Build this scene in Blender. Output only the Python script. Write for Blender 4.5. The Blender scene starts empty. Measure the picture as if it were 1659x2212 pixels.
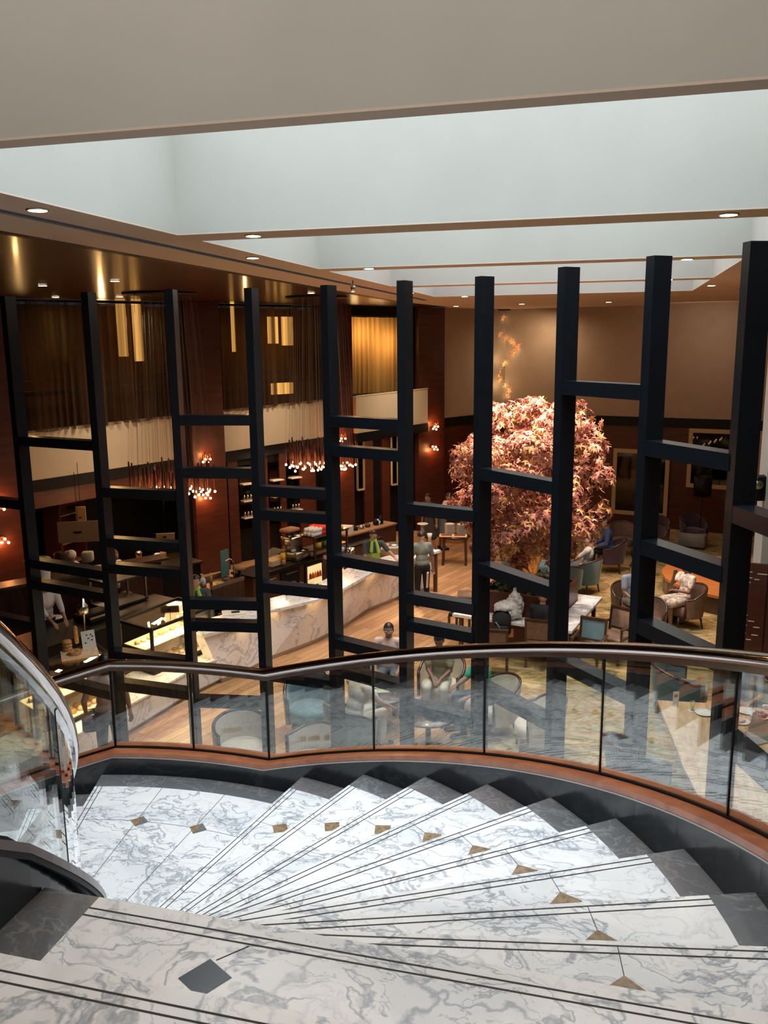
import bpy, bmesh, math, random
from mathutils import Vector, Matrix, noise
random.seed(7)
R = math.radians
SC = bpy.context.scene
COL = SC.collection
CZ = 5.74                       # the camera is 5.74 m above the lounge floor

# ------------------------------------------------------------------ camera
F_PX, PITCH, ROLL, YAW = 1852.9, R(11.208), R(-.5918), R(14.816)
def cam_axes():
    cp, sp = math.cos(PITCH), math.sin(PITCH)
    fw = Vector((0, cp, -sp)); rt = Vector((1, 0, 0)); up = Vector((0, sp, cp))
    cr, sr = math.cos(ROLL), math.sin(ROLL)
    r2 = rt * cr + up * sr; u2 = rt * -sr + up * cr
    Z = Matrix.Rotation(YAW, 3, 'Z')
    return Z @ r2, Z @ u2, Z @ fw
CR, CU, CF = cam_axes()
cd = bpy.data.cameras.new('camera'); cam = bpy.data.objects.new('camera', cd); COL.objects.link(cam)
cd.sensor_fit = 'VERTICAL'; cd.sensor_height = 36; cd.lens = F_PX / 2212 * 36; cd.clip_start = .05; cd.clip_end = 200
m = Matrix((CR, CU, -CF)).transposed().to_4x4(); m.translation = (0, 0, CZ); cam.matrix_world = m
SC.camera = cam
def at(px, py, z):
    """ground position of a point of known height z"""
    d = CR * ((px - 829.5) / F_PX) - CU * ((py - 1106) / F_PX) + CF
    t = (z - CZ) / d.z
    return (d.x * t, d.y * t)

# ------------------------------------------------------------------ materials
def mat(name, col, rough=.5, metal=0, spec=.5, emis=None, es=0, coat=0, var=0, vscale=6, bump=0, bscale=40, stretch=None, sheen=0):
    m = bpy.data.materials.new(name); m.use_nodes = True; nt = m.node_tree
    b = nt.nodes['Principled BSDF']; b.inputs['Base Color'].default_value = (*col, 1)
    b.inputs['Roughness'].default_value = rough; b.inputs['Metallic'].default_value = metal
    b.inputs['Specular IOR Level'].default_value = spec; b.inputs['Coat Weight'].default_value = coat
    b.inputs['Coat Roughness'].default_value = .08; b.inputs['Sheen Weight'].default_value = sheen
    if emis: b.inputs['Emission Color'].default_value = (*emis, 1); b.inputs['Emission Strength'].default_value = es
    if var or bump:
        tc = nt.nodes.new('ShaderNodeTexCoord'); mp = nt.nodes.new('ShaderNodeMapping'); nt.links.new(tc.outputs['Object'], mp.inputs[0])
        if stretch: mp.inputs['Scale'].default_value = stretch
    if var:
        n = nt.nodes.new('ShaderNodeTexNoise'); n.inputs['Scale'].default_value = vscale; n.inputs['Detail'].default_value = 5
        nt.links.new(mp.outputs[0], n.inputs['Vector'])
        r = nt.nodes.new('ShaderNodeValToRGB'); r.color_ramp.elements[0].position = .3; r.color_ramp.elements[1].position = .7
        r.color_ramp.elements[0].color = (*[c * (1 - var) for c in col], 1); r.color_ramp.elements[1].color = (*[min(1, c * (1 + var)) for c in col], 1)
        nt.links.new(n.outputs['Fac'], r.inputs[0]); nt.links.new(r.outputs[0], b.inputs['Base Color'])
    if bump:
        n2 = nt.nodes.new('ShaderNodeTexNoise'); n2.inputs['Scale'].default_value = bscale; nt.links.new(mp.outputs[0], n2.inputs['Vector'])
        bp = nt.nodes.new('ShaderNodeBump'); bp.inputs['Strength'].default_value = bump; bp.inputs['Distance'].default_value = .02
        nt.links.new(n2.outputs['Fac'], bp.inputs['Height']); nt.links.new(bp.outputs[0], b.inputs['Normal'])
    return m
def marble(name, base, vein, patch, scale=1.0, rough=.12, amt=.5):
    m = bpy.data.materials.new(name); m.use_nodes = True; nt = m.node_tree; N = nt.nodes; L = nt.links; b = N['Principled BSDF']
    tc = N.new('ShaderNodeTexCoord'); oi = N.new('ShaderNodeObjectInfo'); ad = N.new('ShaderNodeVectorMath'); ad.operation = 'MULTIPLY_ADD'
    cmb = N.new('ShaderNodeCombineXYZ')
    for i in range(3): L.new(oi.outputs['Random'], cmb.inputs[i])
    ad.inputs[1].default_value = (37, 53, 19); L.new(cmb.outputs[0], ad.inputs[0]); L.new(tc.outputs['Object'], ad.inputs[2])
    wn = N.new('ShaderNodeTexNoise'); wn.inputs['Scale'].default_value = 1.5 * scale; wn.inputs['Detail'].default_value = 6; L.new(ad.outputs[0], wn.inputs['Vector'])
    wm = N.new('ShaderNodeVectorMath'); wm.operation = 'MULTIPLY_ADD'; wm.inputs[1].default_value = (.9 / scale,) * 3
    L.new(wn.outputs['Color'], wm.inputs[0]); L.new(ad.outputs[0], wm.inputs[2])
    mp = N.new('ShaderNodeMapping'); mp.inputs['Scale'].default_value = (1, 1.9, 1.4); mp.inputs['Rotation'].default_value = (0, 0, .6); L.new(wm.outputs[0], mp.inputs[0])
    def ridge(sc, det, w, lo=0.0):
        n = N.new('ShaderNodeTexNoise'); n.inputs['Scale'].default_value = sc; n.inputs['Detail'].default_value = det; n.inputs['Roughness'].default_value = .6
        L.new(mp.outputs[0], n.inputs['Vector'])
        s = N.new('ShaderNodeMath'); s.operation = 'SUBTRACT'; s.inputs[1].default_value = .5; L.new(n.outputs['Fac'], s.inputs[0])
        a = N.new('ShaderNodeMath'); a.operation = 'ABSOLUTE'; L.new(s.outputs[0], a.inputs[0])
        r = N.new('ShaderNodeMapRange'); r.inputs['From Min'].default_value = 0; r.inputs['From Max'].default_value = w
        r.inputs['To Min'].default_value = 1; r.inputs['To Max'].default_value = 0; L.new(a.outputs[0], r.inputs['Value']); return r.outputs[0]
    v1 = ridge(1.9 * scale, 4, .022); v2 = ridge(4.6 * scale, 6, .016)
    vo = N.new('ShaderNodeTexVoronoi'); vo.feature = 'DISTANCE_TO_EDGE'; vo.inputs['Scale'].default_value = 2.6 * scale; L.new(mp.outputs[0], vo.inputs['Vector'])
    vr = N.new('ShaderNodeMapRange'); vr.inputs['From Max'].default_value = .035; vr.inputs['To Min'].default_value = 1; vr.inputs['To Max'].default_value = 0; L.new(vo.outputs['Distance'], vr.inputs['Value'])
    pn = N.new('ShaderNodeTexNoise'); pn.inputs['Scale'].default_value = 1.3 * scale; pn.inputs['Detail'].default_value = 3; L.new(mp.outputs[0], pn.inputs['Vector'])
    pr = N.new('ShaderNodeMapRange'); pr.inputs['From Min'].default_value = .48; pr.inputs['From Max'].default_value = .68; L.new(pn.outputs['Fac'], pr.inputs['Value'])
    def mul(a, b2):
        x = N.new('ShaderNodeMath'); x.operation = 'MULTIPLY'; x.use_clamp = True
        L.new(a, x.inputs[0])
        if isinstance(b2, float): x.inputs[1].default_value = b2
        else: L.new(b2, x.inputs[1])
        return x.outputs[0]
    def mx(fac, c1, c2):
        x = N.new('ShaderNodeMix'); x.data_type = 'RGBA'; L.new(fac, x.inputs['Factor'])
        if isinstance(c1, tuple): x.inputs['A'].default_value = (*c1, 1)
        else: L.new(c1, x.inputs['A'])
        x.inputs['B'].default_value = (*c2, 1); return x.outputs['Result']
    pa = N.new('ShaderNodeMath'); pa.operation = 'ADD'; pa.inputs[1].default_value = .25; L.new(pr.outputs[0], pa.inputs[0])
    c = mx(mul(pr.outputs[0], amt), base, patch)
    c = mx(mul(v1, .85), c, vein); c = mx(mul(mul(v2, pa.outputs[0]), .8), c, vein)
    c = mx(mul(mul(vr.outputs[0], pa.outputs[0]), .8), c, vein)
    L.new(c, b.inputs['Base Color']); b.inputs['Roughness'].default_value = rough; b.inputs['Specular IOR Level'].default_value = .5
    return m
def wood(name, c1, c2, rough=.25, scale=(1, 8, 8), coat=.3, ns=2.5):
    m = bpy.data.materials.new(name); m.use_nodes = True; nt = m.node_tree; N = nt.nodes; L = nt.links; b = N['Principled BSDF']
    tc = N.new('ShaderNodeTexCoord'); mp = N.new('ShaderNodeMapping'); mp.inputs['Scale'].default_value = scale; L.new(tc.outputs['Object'], mp.inputs[0])
    n = N.new('ShaderNodeTexNoise'); n.inputs['Scale'].default_value = ns; n.inputs['Detail'].default_value = 6; n.inputs['Distortion'].default_value = .6; L.new(mp.outputs[0], n.inputs['Vector'])
    r = N.new('ShaderNodeValToRGB'); r.color_ramp.elements[0].position = .32; r.color_ramp.elements[1].position = .68
    r.color_ramp.elements[0].color = (*c1, 1); r.color_ramp.elements[1].color = (*c2, 1); L.new(n.outputs['Fac'], r.inputs[0]); L.new(r.outputs[0], b.inputs['Base Color'])
    b.inputs['Roughness'].default_value = rough; b.inputs['Coat Weight'].default_value = coat; b.inputs['Coat Roughness'].default_value = .1
    return m
def plank_floor():
    m = bpy.data.materials.new('plank_floor'); m.use_nodes = True; nt = m.node_tree; N = nt.nodes; L = nt.links; b = N['Principled BSDF']
    tc = N.new('ShaderNodeTexCoord'); mp = N.new('ShaderNodeMapping'); mp.inputs['Rotation'].default_value = (0, 0, R(-71)); L.new(tc.outputs['Object'], mp.inputs[0])
    br = N.new('ShaderNodeTexBrick'); br.inputs['Scale'].default_value = 1; br.inputs['Brick Width'].default_value = 1.25; br.inputs['Row Height'].default_value = .16
    br.inputs['Mortar Size'].default_value = .004; br.inputs['Color1'].default_value = (.56, .33, .17, 1); br.inputs['Color2'].default_value = (.37, .2, .1, 1)
    br.inputs['Mortar'].default_value = (.1, .05, .025, 1); br.offset = .37; L.new(mp.outputs[0], br.inputs['Vector'])
    m2 = N.new('ShaderNodeMapping'); m2.inputs['Scale'].default_value = (1.2, 14, 1); L.new(mp.outputs[0], m2.inputs[0])
    n = N.new('ShaderNodeTexNoise'); n.inputs['Scale'].default_value = 2; n.inputs['Detail'].default_value = 5; L.new(m2.outputs[0], n.inputs['Vector'])
    r = N.new('ShaderNodeMapRange'); r.inputs['To Min'].default_value = .62; r.inputs['To Max'].default_value = 1.35; L.new(n.outputs['Fac'], r.inputs['Value'])
    mu = N.new('ShaderNodeVectorMath'); mu.operation = 'SCALE'; L.new(br.outputs['Color'], mu.inputs[0]); L.new(r.outputs[0], mu.inputs['Scale'])
    L.new(mu.outputs[0], b.inputs['Base Color']); b.inputs['Roughness'].default_value = .38
    return m
def carpet():
    m = bpy.data.materials.new('carpet'); m.use_nodes = True; nt = m.node_tree; N = nt.nodes; L = nt.links; b = N['Principled BSDF']
    tc = N.new('ShaderNodeTexCoord'); mp = N.new('ShaderNodeMapping'); mp.inputs['Scale'].default_value = (1, 2.4, 1); mp.inputs['Rotation'].default_value = (0, 0, .5); L.new(tc.outputs['Object'], mp.inputs[0])
    n = N.new('ShaderNodeTexNoise'); n.inputs['Scale'].default_value = 2.2; n.inputs['Detail'].default_value = 6; n.inputs['Distortion'].default_value = 1.1; L.new(mp.outputs[0], n.inputs['Vector'])
    r = N.new('ShaderNodeValToRGB'); e = r.color_ramp.elements
    e[0].position = .3; e[0].color = (.09, .06, .02, 1); e[1].position = .72; e[1].color = (.52, .4, .22, 1)
    for p, c in ((.42, (.22, .17, .06, 1)), (.5, (.4, .3, .13, 1)), (.57, (.3, .12, .04, 1)), (.62, (.45, .36, .17, 1))):
        x = e.new(p); x.color = c
    L.new(n.outputs['Fac'], r.inputs[0]); L.new(r.outputs[0], b.inputs['Base Color']); b.inputs['Roughness'].default_value = .95
    return m
def glass(name, tint=(.93, .97, .96), ior=1.5, gain=1.0):
    m = bpy.data.materials.new(name); m.use_nodes = True; nt = m.node_tree; N = nt.nodes; L = nt.links
    N.remove(N['Principled BSDF']); o = N['Material Output']
    t = N.new('ShaderNodeBsdfTransparent'); t.inputs[0].default_value = (*tint, 1)
    g = N.new('ShaderNodeBsdfGlossy'); g.inputs['Roughness'].default_value = 0.0; g.inputs['Color'].default_value = (1, 1, 1, 1)
    fr = N.new('ShaderNodeFresnel'); ge = N.new('ShaderNodeNewGeometry'); io = N.new('ShaderNodeMapRange')
    io.inputs['To Min'].default_value = ior; io.inputs['To Max'].default_value = 1 / ior; L.new(ge.outputs['Backfacing'], io.inputs['Value']); L.new(io.outputs[0], fr.inputs[0])
    k = N.new('ShaderNodeMath'); k.operation = 'MULTIPLY'; k.use_clamp = True; k.inputs[1].default_value = gain; L.new(fr.outputs[0], k.inputs[0])
    mx = N.new('ShaderNodeMixShader'); L.new(k.outputs[0], mx.inputs[0]); L.new(t.outputs[0], mx.inputs[1]); L.new(g.outputs[0], mx.inputs[2]); L.new(mx.outputs[0], o.inputs[0])
    return m
def sheer(name, col, transp=.35):
    m = bpy.data.materials.new(name); m.use_nodes = True; nt = m.node_tree; N = nt.nodes; L = nt.links
    N.remove(N['Principled BSDF']); o = N['Material Output']
    d = N.new('ShaderNodeBsdfDiffuse'); d.inputs[0].default_value = (*col, 1); t = N.new('ShaderNodeBsdfTranslucent'); t.inputs[0].default_value = (*col, 1)
    a = N.new('ShaderNodeMixShader'); a.inputs[0].default_value = .6; L.new(d.outputs[0], a.inputs[1]); L.new(t.outputs[0], a.inputs[2])
    tr = N.new('ShaderNodeBsdfTransparent'); b = N.new('ShaderNodeMixShader'); b.inputs[0].default_value = transp
    tc = N.new('ShaderNodeTexCoord'); dp = N.new('ShaderNodeVectorMath'); dp.operation = 'DOT_PRODUCT'; dp.inputs[1].default_value = (.57, .82, 0); L.new(tc.outputs['Object'], dp.inputs[0])
    nz = N.new('ShaderNodeTexNoise'); nz.noise_dimensions = '1D'; nz.inputs['Scale'].default_value = 5.5; nz.inputs['Detail'].default_value = 4; L.new(dp.outputs['Value'], nz.inputs['W'])
    mr = N.new('ShaderNodeMapRange'); mr.inputs['From Min'].default_value = .38; mr.inputs['From Max'].default_value = .62; mr.inputs['To Min'].default_value = transp * .12; mr.inputs['To Max'].default_value = transp * 2.0; L.new(nz.outputs['Fac'], mr.inputs['Value']); L.new(mr.outputs[0], b.inputs[0])
    L.new(a.outputs[0], b.inputs[1]); L.new(tr.outputs[0], b.inputs[2]); L.new(b.outputs[0], o.inputs[0])
    return m
M = {}
M['paint'] = mat('white_paint', (.54, .54, .50), .8, var=.03, vscale=1.5)
M['paint_warm'] = mat('warm_paint', (.72, .61, .51), .7)
M['beige'] = mat('beige_wall', (.36, .28, .215), .75, var=.05, vscale=3)
M['band'] = mat('parapet_plaster', (.52, .42, .29), .7, var=.03)
M['black'] = mat('black_trim', (.005, .005, .006), .5, spec=.25)
M['frame'] = mat('dark_lattice_paint', (.009, .012, .016), .24, var=.15, vscale=20)
M['marble'] = marble('veined_white_marble', (.88, .87, .86), (.30, .33, .37), (.50, .55, .60), 1.0, .12, .4)
M['marble_bar'] = marble('bar_marble', (.80, .80, .80), (.40, .42, .45), (.58, .60, .63), .42, .2, .8)
M['marble_top'] = marble('counter_marble', (.82, .80, .79), (.3, .3, .32), (.6, .6, .6), .8, .12, .3)
M['dark_marble'] = marble('dark_stone', (.15, .155, .16), (.26, .26, .26), (.22, .17, .16), 1.0, .2, .7)
M['string_stone'] = marble('black_stone_wall', (.012, .016, .021), (.035, .04, .042), (.022, .028, .032), .3, .16, .8)
M['groove'] = mat('groove', (.035, .032, .03), .7)
M['gold_stone'] = mat('brown_stone', (.27, .18, .10), .25, var=.4, vscale=40)
M['ledge'] = wood('orange_wood_ledge', (.40, .12, .05), (.58, .21, .10), .28, (3, 3, 3), .4)
M['ledge_dark'] = wood('dark_wood_ledge', (.05, .02, .014), (.10, .035, .025), .3, (3, 3, 3), .4)
M['redwood'] = wood('red_wood_panel', (.050, .011, .006), (.085, .021, .011), .42, (.8, .8, 7), .08, 1.6)
M['redgloss'] = wood('glossy_wood_ceiling', (.055, .012, .006), (.08, .018, .009), .28, (1, 1, 1), .3, 1)
M['darkwood'] = wood('dark_walnut', (.03, .012, .007), (.07, .028, .015), .3, (5, 5, 1), .3)
M['chrome'] = mat('steel', (.72, .72, .72), .13, 1)
M['rail'] = mat('polished_rail', (.60, .57, .55), .10, 1)
M['glass'] = glass('railing_glass', gain=2.3)
M['caseglass'] = glass('case_glass', (.96, .96, .9), 1.45, 1)
M['planks'] = plank_floor(); M['carpet'] = carpet()
M['lamp'] = mat('lamp_glow', (1, .8, .5), .5, emis=(1, .72, .38), es=26)
M['bulb'] = mat('bulb_glow', (1, .7, .4), .5, emis=(1, .50, .2), es=30)
M['sky'] = mat('sky_glazing', (1, 1, 1), .5, emis=(.86, .94, 1.0), es=2.1)
M['well_glow'] = mat('added_glow_panel', (1, 1, 1), .5, emis=(1, .90, .84), es=1.25)  # warm glowing panel added over the first well to light its beam
M['copper'] = mat('copper_tube', (.13, .035, .02), .45, .6)
M['wire'] = mat('pale_wire', (.5, .45, .42), .4, .6)
M['goldleaf'] = mat('gilded_leaf', (.75, .38, .16), .3, .6, emis=(1, .40, .13), es=.38, var=.3, vscale=20)
M['curtain'] = sheer('brown_sheer', (.10, .056, .032), .30)
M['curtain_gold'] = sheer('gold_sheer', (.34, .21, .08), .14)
M['teal'] = mat('teal_velvet', (.09, .17, .19), .7, sheen=.5, var=.12, vscale=9)
M['teal_dimmed'] = mat('dimmed_teal_velvet', (.045, .085, .095), .7, sheen=.5, var=.12)  # darker copy of the teal; dimming by the railing glass put into the colour
M['cream'] = mat('cream_fabric', (.62, .54, .44), .85, var=.08, vscale=8)
M['tan'] = mat('tan_fabric', (.20, .12, .08), .8, var=.15, vscale=12)
M['purple'] = mat('purple_velvet', (.06, .025, .045), .75, sheen=.3)
M['leaf'] = mat('planter_leaf', (.04, .09, .025), .5, var=.4, vscale=8)
M['white'] = mat('white_ceramic', (.82, .80, .76), .2)
M['whitecloth'] = mat('white_cloth', (.72, .68, .66), .85)
M['skin'] = mat('skin', (.42, .23, .15), .5); M['skin_dark'] = mat('tanned_skin', (.26, .13, .085), .5)
M['hair'] = mat('black_hair', (.012, .011, .012), .45); M['darksteel'] = mat('dark_steel', (.10, .09, .08), .35, .9)
M['steel2'] = mat('brushed_steel', (.45, .43, .40), .3, 1)
M['shirt_grey'] = mat('grey_cloth', (.17, .19, .17), .85, var=.12, vscale=14); M['shirt_dark'] = mat('charcoal_cloth', (.06, .06, .065), .85)
M['black_cloth'] = mat('black_cloth', (.009, .009, .011), .85); M['khaki'] = mat('khaki_cloth', (.40, .38, .25), .85, var=.1)
M['pinkcloth'] = mat('pink_beige_cloth', (.55, .40, .34), .85, var=.1); M['beigecloth'] = mat('beige_cloth', (.60, .52, .42), .85, var=.08)
M['green'] = mat('green_cloth', (.06, .42, .27), .8); M['bluecloth'] = mat('pale_blue_cloth', (.5, .56, .68), .85, var=.05)
M['navy'] = mat('blue_jacket', (.05, .08, .22), .8); M['trouser_grey'] = mat('grey_trousers', (.10, .13, .17), .8)
M['trouser_light'] = mat('light_trousers', (.55, .5, .42), .85); M['lime'] = mat('lime_cloth', (.32, .5, .08), .8)
M['floral'] = mat('floral_cloth', (.75, .55, .45), .8, var=.55, vscale=16); M['red'] = mat('red_plastic', (.75, .03, .02), .35)
M['yellow'] = mat('yellow_plastic', (.8, .45, .03), .4); M['greenp'] = mat('green_plastic', (.12, .22, .05), .4)
M['orange'] = mat('orange_stage_wood', (.55, .20, .06), .35, var=.15, vscale=3, stretch=(1, 8, 1)); M['pinkbag'] = mat('pink_paper', (.65, .10, .24), .6)
M['kraft'] = mat('kraft_box', (.35, .19, .09), .7); M['plastic_grey'] = mat('grey_plastic', (.30, .28, .25), .45)
M['food'] = mat('pastry', (.62, .34, .12), .6, var=.4, vscale=30); M['foodpink'] = mat('pastry_pale', (.85, .6, .36), .6, var=.2, vscale=25)
M['meat'] = mat('glazed_meat', (.30, .05, .03), .3, var=.4, vscale=40); M['paper'] = mat('printed_paper', (.75, .72, .66), .7)
M['liveedge'] = wood('live_edge_wood', (.50, .30, .15), (.70, .50, .30), .35, (6, 1, 1), .2)
M['cabinetred'] = wood('dark_red_lacquer', (.06, .014, .010), (.09, .02, .014), .35, (1, 1, 6), .3)
M['silver'] = mat('laptop_silver', (.5, .47, .43), .35, .7); M['mirror'] = mat('dark_mirror', (.05, .045, .035), .05, 1)
M['cream_frame'] = mat('cream_frame', (.46, .34, .18), .5); M['soil'] = mat('soil', (.02, .014, .01), .95)
M['bark'] = mat('bark', (.42, .24, .11), .7, var=.45, vscale=14, bump=.6, bscale=30)
M['bagplastic'] = mat('white_plastic_bag', (.62, .62, .60), .35, bump=.5, bscale=12); M['teal_plastic'] = mat('sea_green_panel', (.10, .22, .19), .3)
M['fridge'] = mat('lit_fridge_interior', (.8, .6, .35), .6, emis=(1, .66, .3), es=.9); M['amber'] = mat('amber_drink', (.7, .5, .12), .1)
M['grain'] = mat('cutlery_steel', (.35, .3, .28), .2, 1)

# ------------------------------------------------------------------ mesh builder
class MB:
    def __init__(s): s.v = []; s.f = []; s.m = []; s.sm = []
    def add(s, vs, fs, mi=0, smooth=False):
        o = len(s.v); s.v += [tuple(p) for p in vs]
        for f in fs: s.f.append([o + i for i in f]); s.m.append(mi); s.sm.append(smooth)
        return s
    def prism(s, poly, z0, z1, mi=0, top=None):
        n = len(poly); g = lambda z, i: z[i] if isinstance(z, (list, tuple)) else z
        t = top or poly
        vs = [(poly[i][0], poly[i][1], g(z0, i)) for i in range(n)] + [(t[i][0], t[i][1], g(z1, i)) for i in range(n)]
        fs = [list(range(n))[::-1], list(range(n, 2 * n))] + [[i, (i + 1) % n, n + (i + 1) % n, n + i] for i in range(n)]
        return s.add(vs, fs, mi)
    def box(s, x, y, z, sx, sy, sz, rz=0, mi=0, bev=0):
        c, sn = math.cos(rz), math.sin(rz)
        def pt(a, b): return (x + a * c - b * sn, y + a * sn + b * c)
        hx, hy = sx / 2, sy / 2
        if bev:
            b = min(bev, hx * .9, hy * .9)
            P = lambda k: [pt(a, d) for a, d in ((-hx + k, -hy), (hx - k, -hy), (hx, -hy + k), (hx, hy - k), (hx - k, hy), (-hx + k, hy), (-hx, hy - k), (-hx, -hy + k))]
            q = lambda e: [pt(a, d) for a, d in ((-hx + b + e, -hy + e), (hx - b - e, -hy + e), (hx - e, -hy + b + e), (hx - e, hy - b - e), (hx - b - e, hy - e), (-hx + b + e, hy - e), (-hx + e, hy - b - e), (-hx + e, -hy + b + e))]
            o, i = P(b), q(b * .7); zb = min(b, sz / 3)
            rings = [(i, z), (o, z + zb), (o, z + sz - zb), (i, z + sz)]; vs = []; fs = []
            for rr, zz in rings: vs += [(p[0], p[1], zz) for p in rr]
            for k in range(3): fs += [[k * 8 + j, k * 8 + (j + 1) % 8, k * 8 + 8 + (j + 1) % 8, k * 8 + 8 + j] for j in range(8)]
            fs += [list(range(8))[::-1], list(range(24, 32))]
            return s.add(vs, fs, mi, True)
        return s.prism([pt(-hx, -hy), pt(hx, -hy), pt(hx, hy), pt(-hx, hy)], z, z + sz, mi)
    def bar(s, a, b, w, h=None, mi=0, up=(0, 0, 1)):
        h = h or w; a, b = Vector(a), Vector(b); d = (b - a).normalized(); u = Vector(up)
        if abs(d.dot(u)) > .99: u = Vector((1, 0, 0))
        r = d.cross(u).normalized(); u = r.cross(d)
        vs = [p + r * (sx * w / 2) + u * (sy * h / 2) for p in (a, b) for sx, sy in ((-1, -1), (1, -1), (1, 1), (-1, 1))]
        return s.add(vs, [[3, 2, 1, 0], [4, 5, 6, 7], [0, 1, 5, 4], [1, 2, 6, 5], [2, 3, 7, 6], [3, 0, 4, 7]], mi)
    def tube(s, pts, r, seg=8, mi=0, closed=False, caps=True):
        P = [Vector(p) for p in pts]; n = len(P); vs = []; fs = []
        rr = r if isinstance(r, (list, tuple)) else [r] * n; prev = None
        for i, p in enumerate(P):
            a = P[(i - 1) % n] if (closed or i) else P[0]; b = P[(i + 1) % n] if (closed or i < n - 1) else P[-1]
            d = (b - a).normalized() if (b - a).length > 1e-9 else Vector((0, 0, 1))
            u = prev if prev else (Vector((0, 0, 1)) if abs(d.z) < .9 else Vector((1, 0, 0)))
            x = d.cross(u).normalized(); y = x.cross(d).normalized(); prev = y
            vs += [p + (x * math.cos(2 * math.pi * k / seg) + y * math.sin(2 * math.pi * k / seg)) * rr[i] for k in range(seg)]
        for i in range(n if closed else n - 1):
            j = (i + 1) % n
            fs += [[i * seg + k, i * seg + (k + 1) % seg, j * seg + (k + 1) % seg, j * seg + k] for k in range(seg)]
        if caps and not closed: fs += [list(range(seg))[::-1], [(n - 1) * seg + k for k in range(seg)]]
        return s.add(vs, fs, mi, True)
    def lathe(s, prof, x=0, y=0, z=0, seg=20, mi=0, sx=1, sy=1):
        vs = []; fs = []
        for r, h in prof: vs += [(x + sx * r * math.cos(2 * math.pi * k / seg), y + sy * r * math.sin(2 * math.pi * k / seg), z + h) for k in range(seg)]
        for i in range(len(prof) - 1): fs += [[i * seg + k, i * seg + (k + 1) % seg, (i + 1) * seg + (k + 1) % seg, (i + 1) * seg + k] for k in range(seg)]
        if prof[0][0] > 1e-4: fs.append(list(range(seg))[::-1])
        if prof[-1][0] > 1e-4: fs.append([(len(prof) - 1) * seg + k for k in range(seg)])
        return s.add(vs, fs, mi, True)
    def ball(s, c, rx, ry=None, rz=None, seg=12, rings=8, mi=0, mtx=None):
        ry = ry or rx; rz = rz or rx; vs = []; fs = []; c = Vector(c)
        for i in range(rings + 1):
            a = math.pi * i / rings
            for k in range(seg):
                b = 2 * math.pi * k / seg
                p = Vector((rx * math.sin(a) * math.cos(b), ry * math.sin(a) * math.sin(b), rz * math.cos(a)))
                if mtx: p = mtx @ p
                vs.append(c + p)
        for i in range(rings): fs += [[i * seg + k, (i + 1) * seg + k, (i + 1) * seg + (k + 1) % seg, i * seg + (k + 1) % seg] for k in range(seg)]
        return s.add(vs, fs, mi, True)
    def cap(s, a, ra, b, rb, seg=12, mi=0):
        a, b = Vector(a), Vector(b); d = (b - a)
        if d.length < 1e-6: return s.ball(a, ra, mi=mi)
        d.normalize(); P = []; rad = []
        for k in range(4): t = math.pi / 2 * (1 - k / 3.0); P.append(a - d * ra * math.sin(t)); rad.append(max(ra * math.cos(t), .0005))
        for k in range(4): t = math.pi / 2 * (k / 3.0); P.append(b + d * rb * math.sin(t)); rad.append(max(rb * math.cos(t), .0005))
        return s.tube(P, rad, seg, mi)
    def build(s, name, mats, parent=None, world=False, smooth=None):
        if not isinstance(mats, (list, tuple)): mats = [mats]
        me = bpy.data.meshes.new(name); vs = [Vector(p) for p in s.v]; org = None
        if parent and world: inv = parent.matrix_world_inv; vs = [inv @ p for p in vs]
        if parent is None:
            lo = Vector([min(p[i] for p in vs) for i in range(3)]); hi = Vector([max(p[i] for p in vs) for i in range(3)])
            org = Vector(((lo.x + hi.x) / 2, (lo.y + hi.y) / 2, lo.z)); vs = [p - org for p in vs]
        me.from_pydata(vs, [], s.f); me.update()
        for mt in mats: me.materials.append(mt)
        for p, mi, sm in zip(me.polygons, s.m, s.sm): p.material_index = mi; p.use_smooth = sm if smooth is None else smooth
        bm = bmesh.new(); bm.from_mesh(me); bmesh.ops.recalc_face_normals(bm, faces=bm.faces); bm.to_mesh(me); bm.free()
        o = bpy.data.objects.new(name, me); COL.objects.link(o)
        if parent: o.parent = parent.o if isinstance(parent, Th) else parent
        else: o.location = org
        return o
class Th:
    """an Empty at the base of a thing"""
    def __init__(s, name, label, cat, loc=(0, 0, 0), rz=0, group=None):
        o = bpy.data.objects.new(name, None); COL.objects.link(o); o.empty_display_size = .1
        o.location = loc; o.rotation_euler = (0, 0, rz); s.o = o
        s.matrix_world_inv = (Matrix.Translation(loc) @ Matrix.Rotation(rz, 4, 'Z')).inverted()
        tag(o, label, cat, group)
def tag(o, label, cat, group=None, kind=None):
    o['label'] = label; o['category'] = cat
    if group: o['group'] = group
    if kind: o['kind'] = kind
    return o
def struct(o, label=None, cat=None):
    o['kind'] = 'structure'
    if label: o['label'] = label
    if cat: o['category'] = cat
    return o
def copy_thing(root, loc, rz, label, group=None):
    c = root.copy(); COL.objects.link(c); c.location = loc; c.rotation_euler = (0, 0, rz); c['label'] = label
    if group: c['group'] = group
    def rec(a, b):
        for ch in list(a.children):
            k = ch.copy(); COL.objects.link(k); k.parent = b; rec(ch, k)
    rec(root, c); return c
def light(kind, loc, energy, col, size=.1, spot=None, blend=.6, to=None, sy=None):
    l = bpy.data.lights.new('light', kind); l.energy = energy; l.color = col; o = bpy.data.objects.new('light', l); COL.objects.link(o); o.location = loc
    if kind == 'AREA':
        l.size = size
        if sy: l.shape = 'RECTANGLE'; l.size_y = sy
    else: l.shadow_soft_size = size
    if kind == 'SPOT': l.spot_size = R(spot or 70); l.spot_blend = blend
    if to is not None:
        d = Vector(to) - Vector(loc); o.rotation_euler = d.to_track_quat('-Z', 'Y').to_euler()
    return o
WARM = (1, .66, .36)

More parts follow.
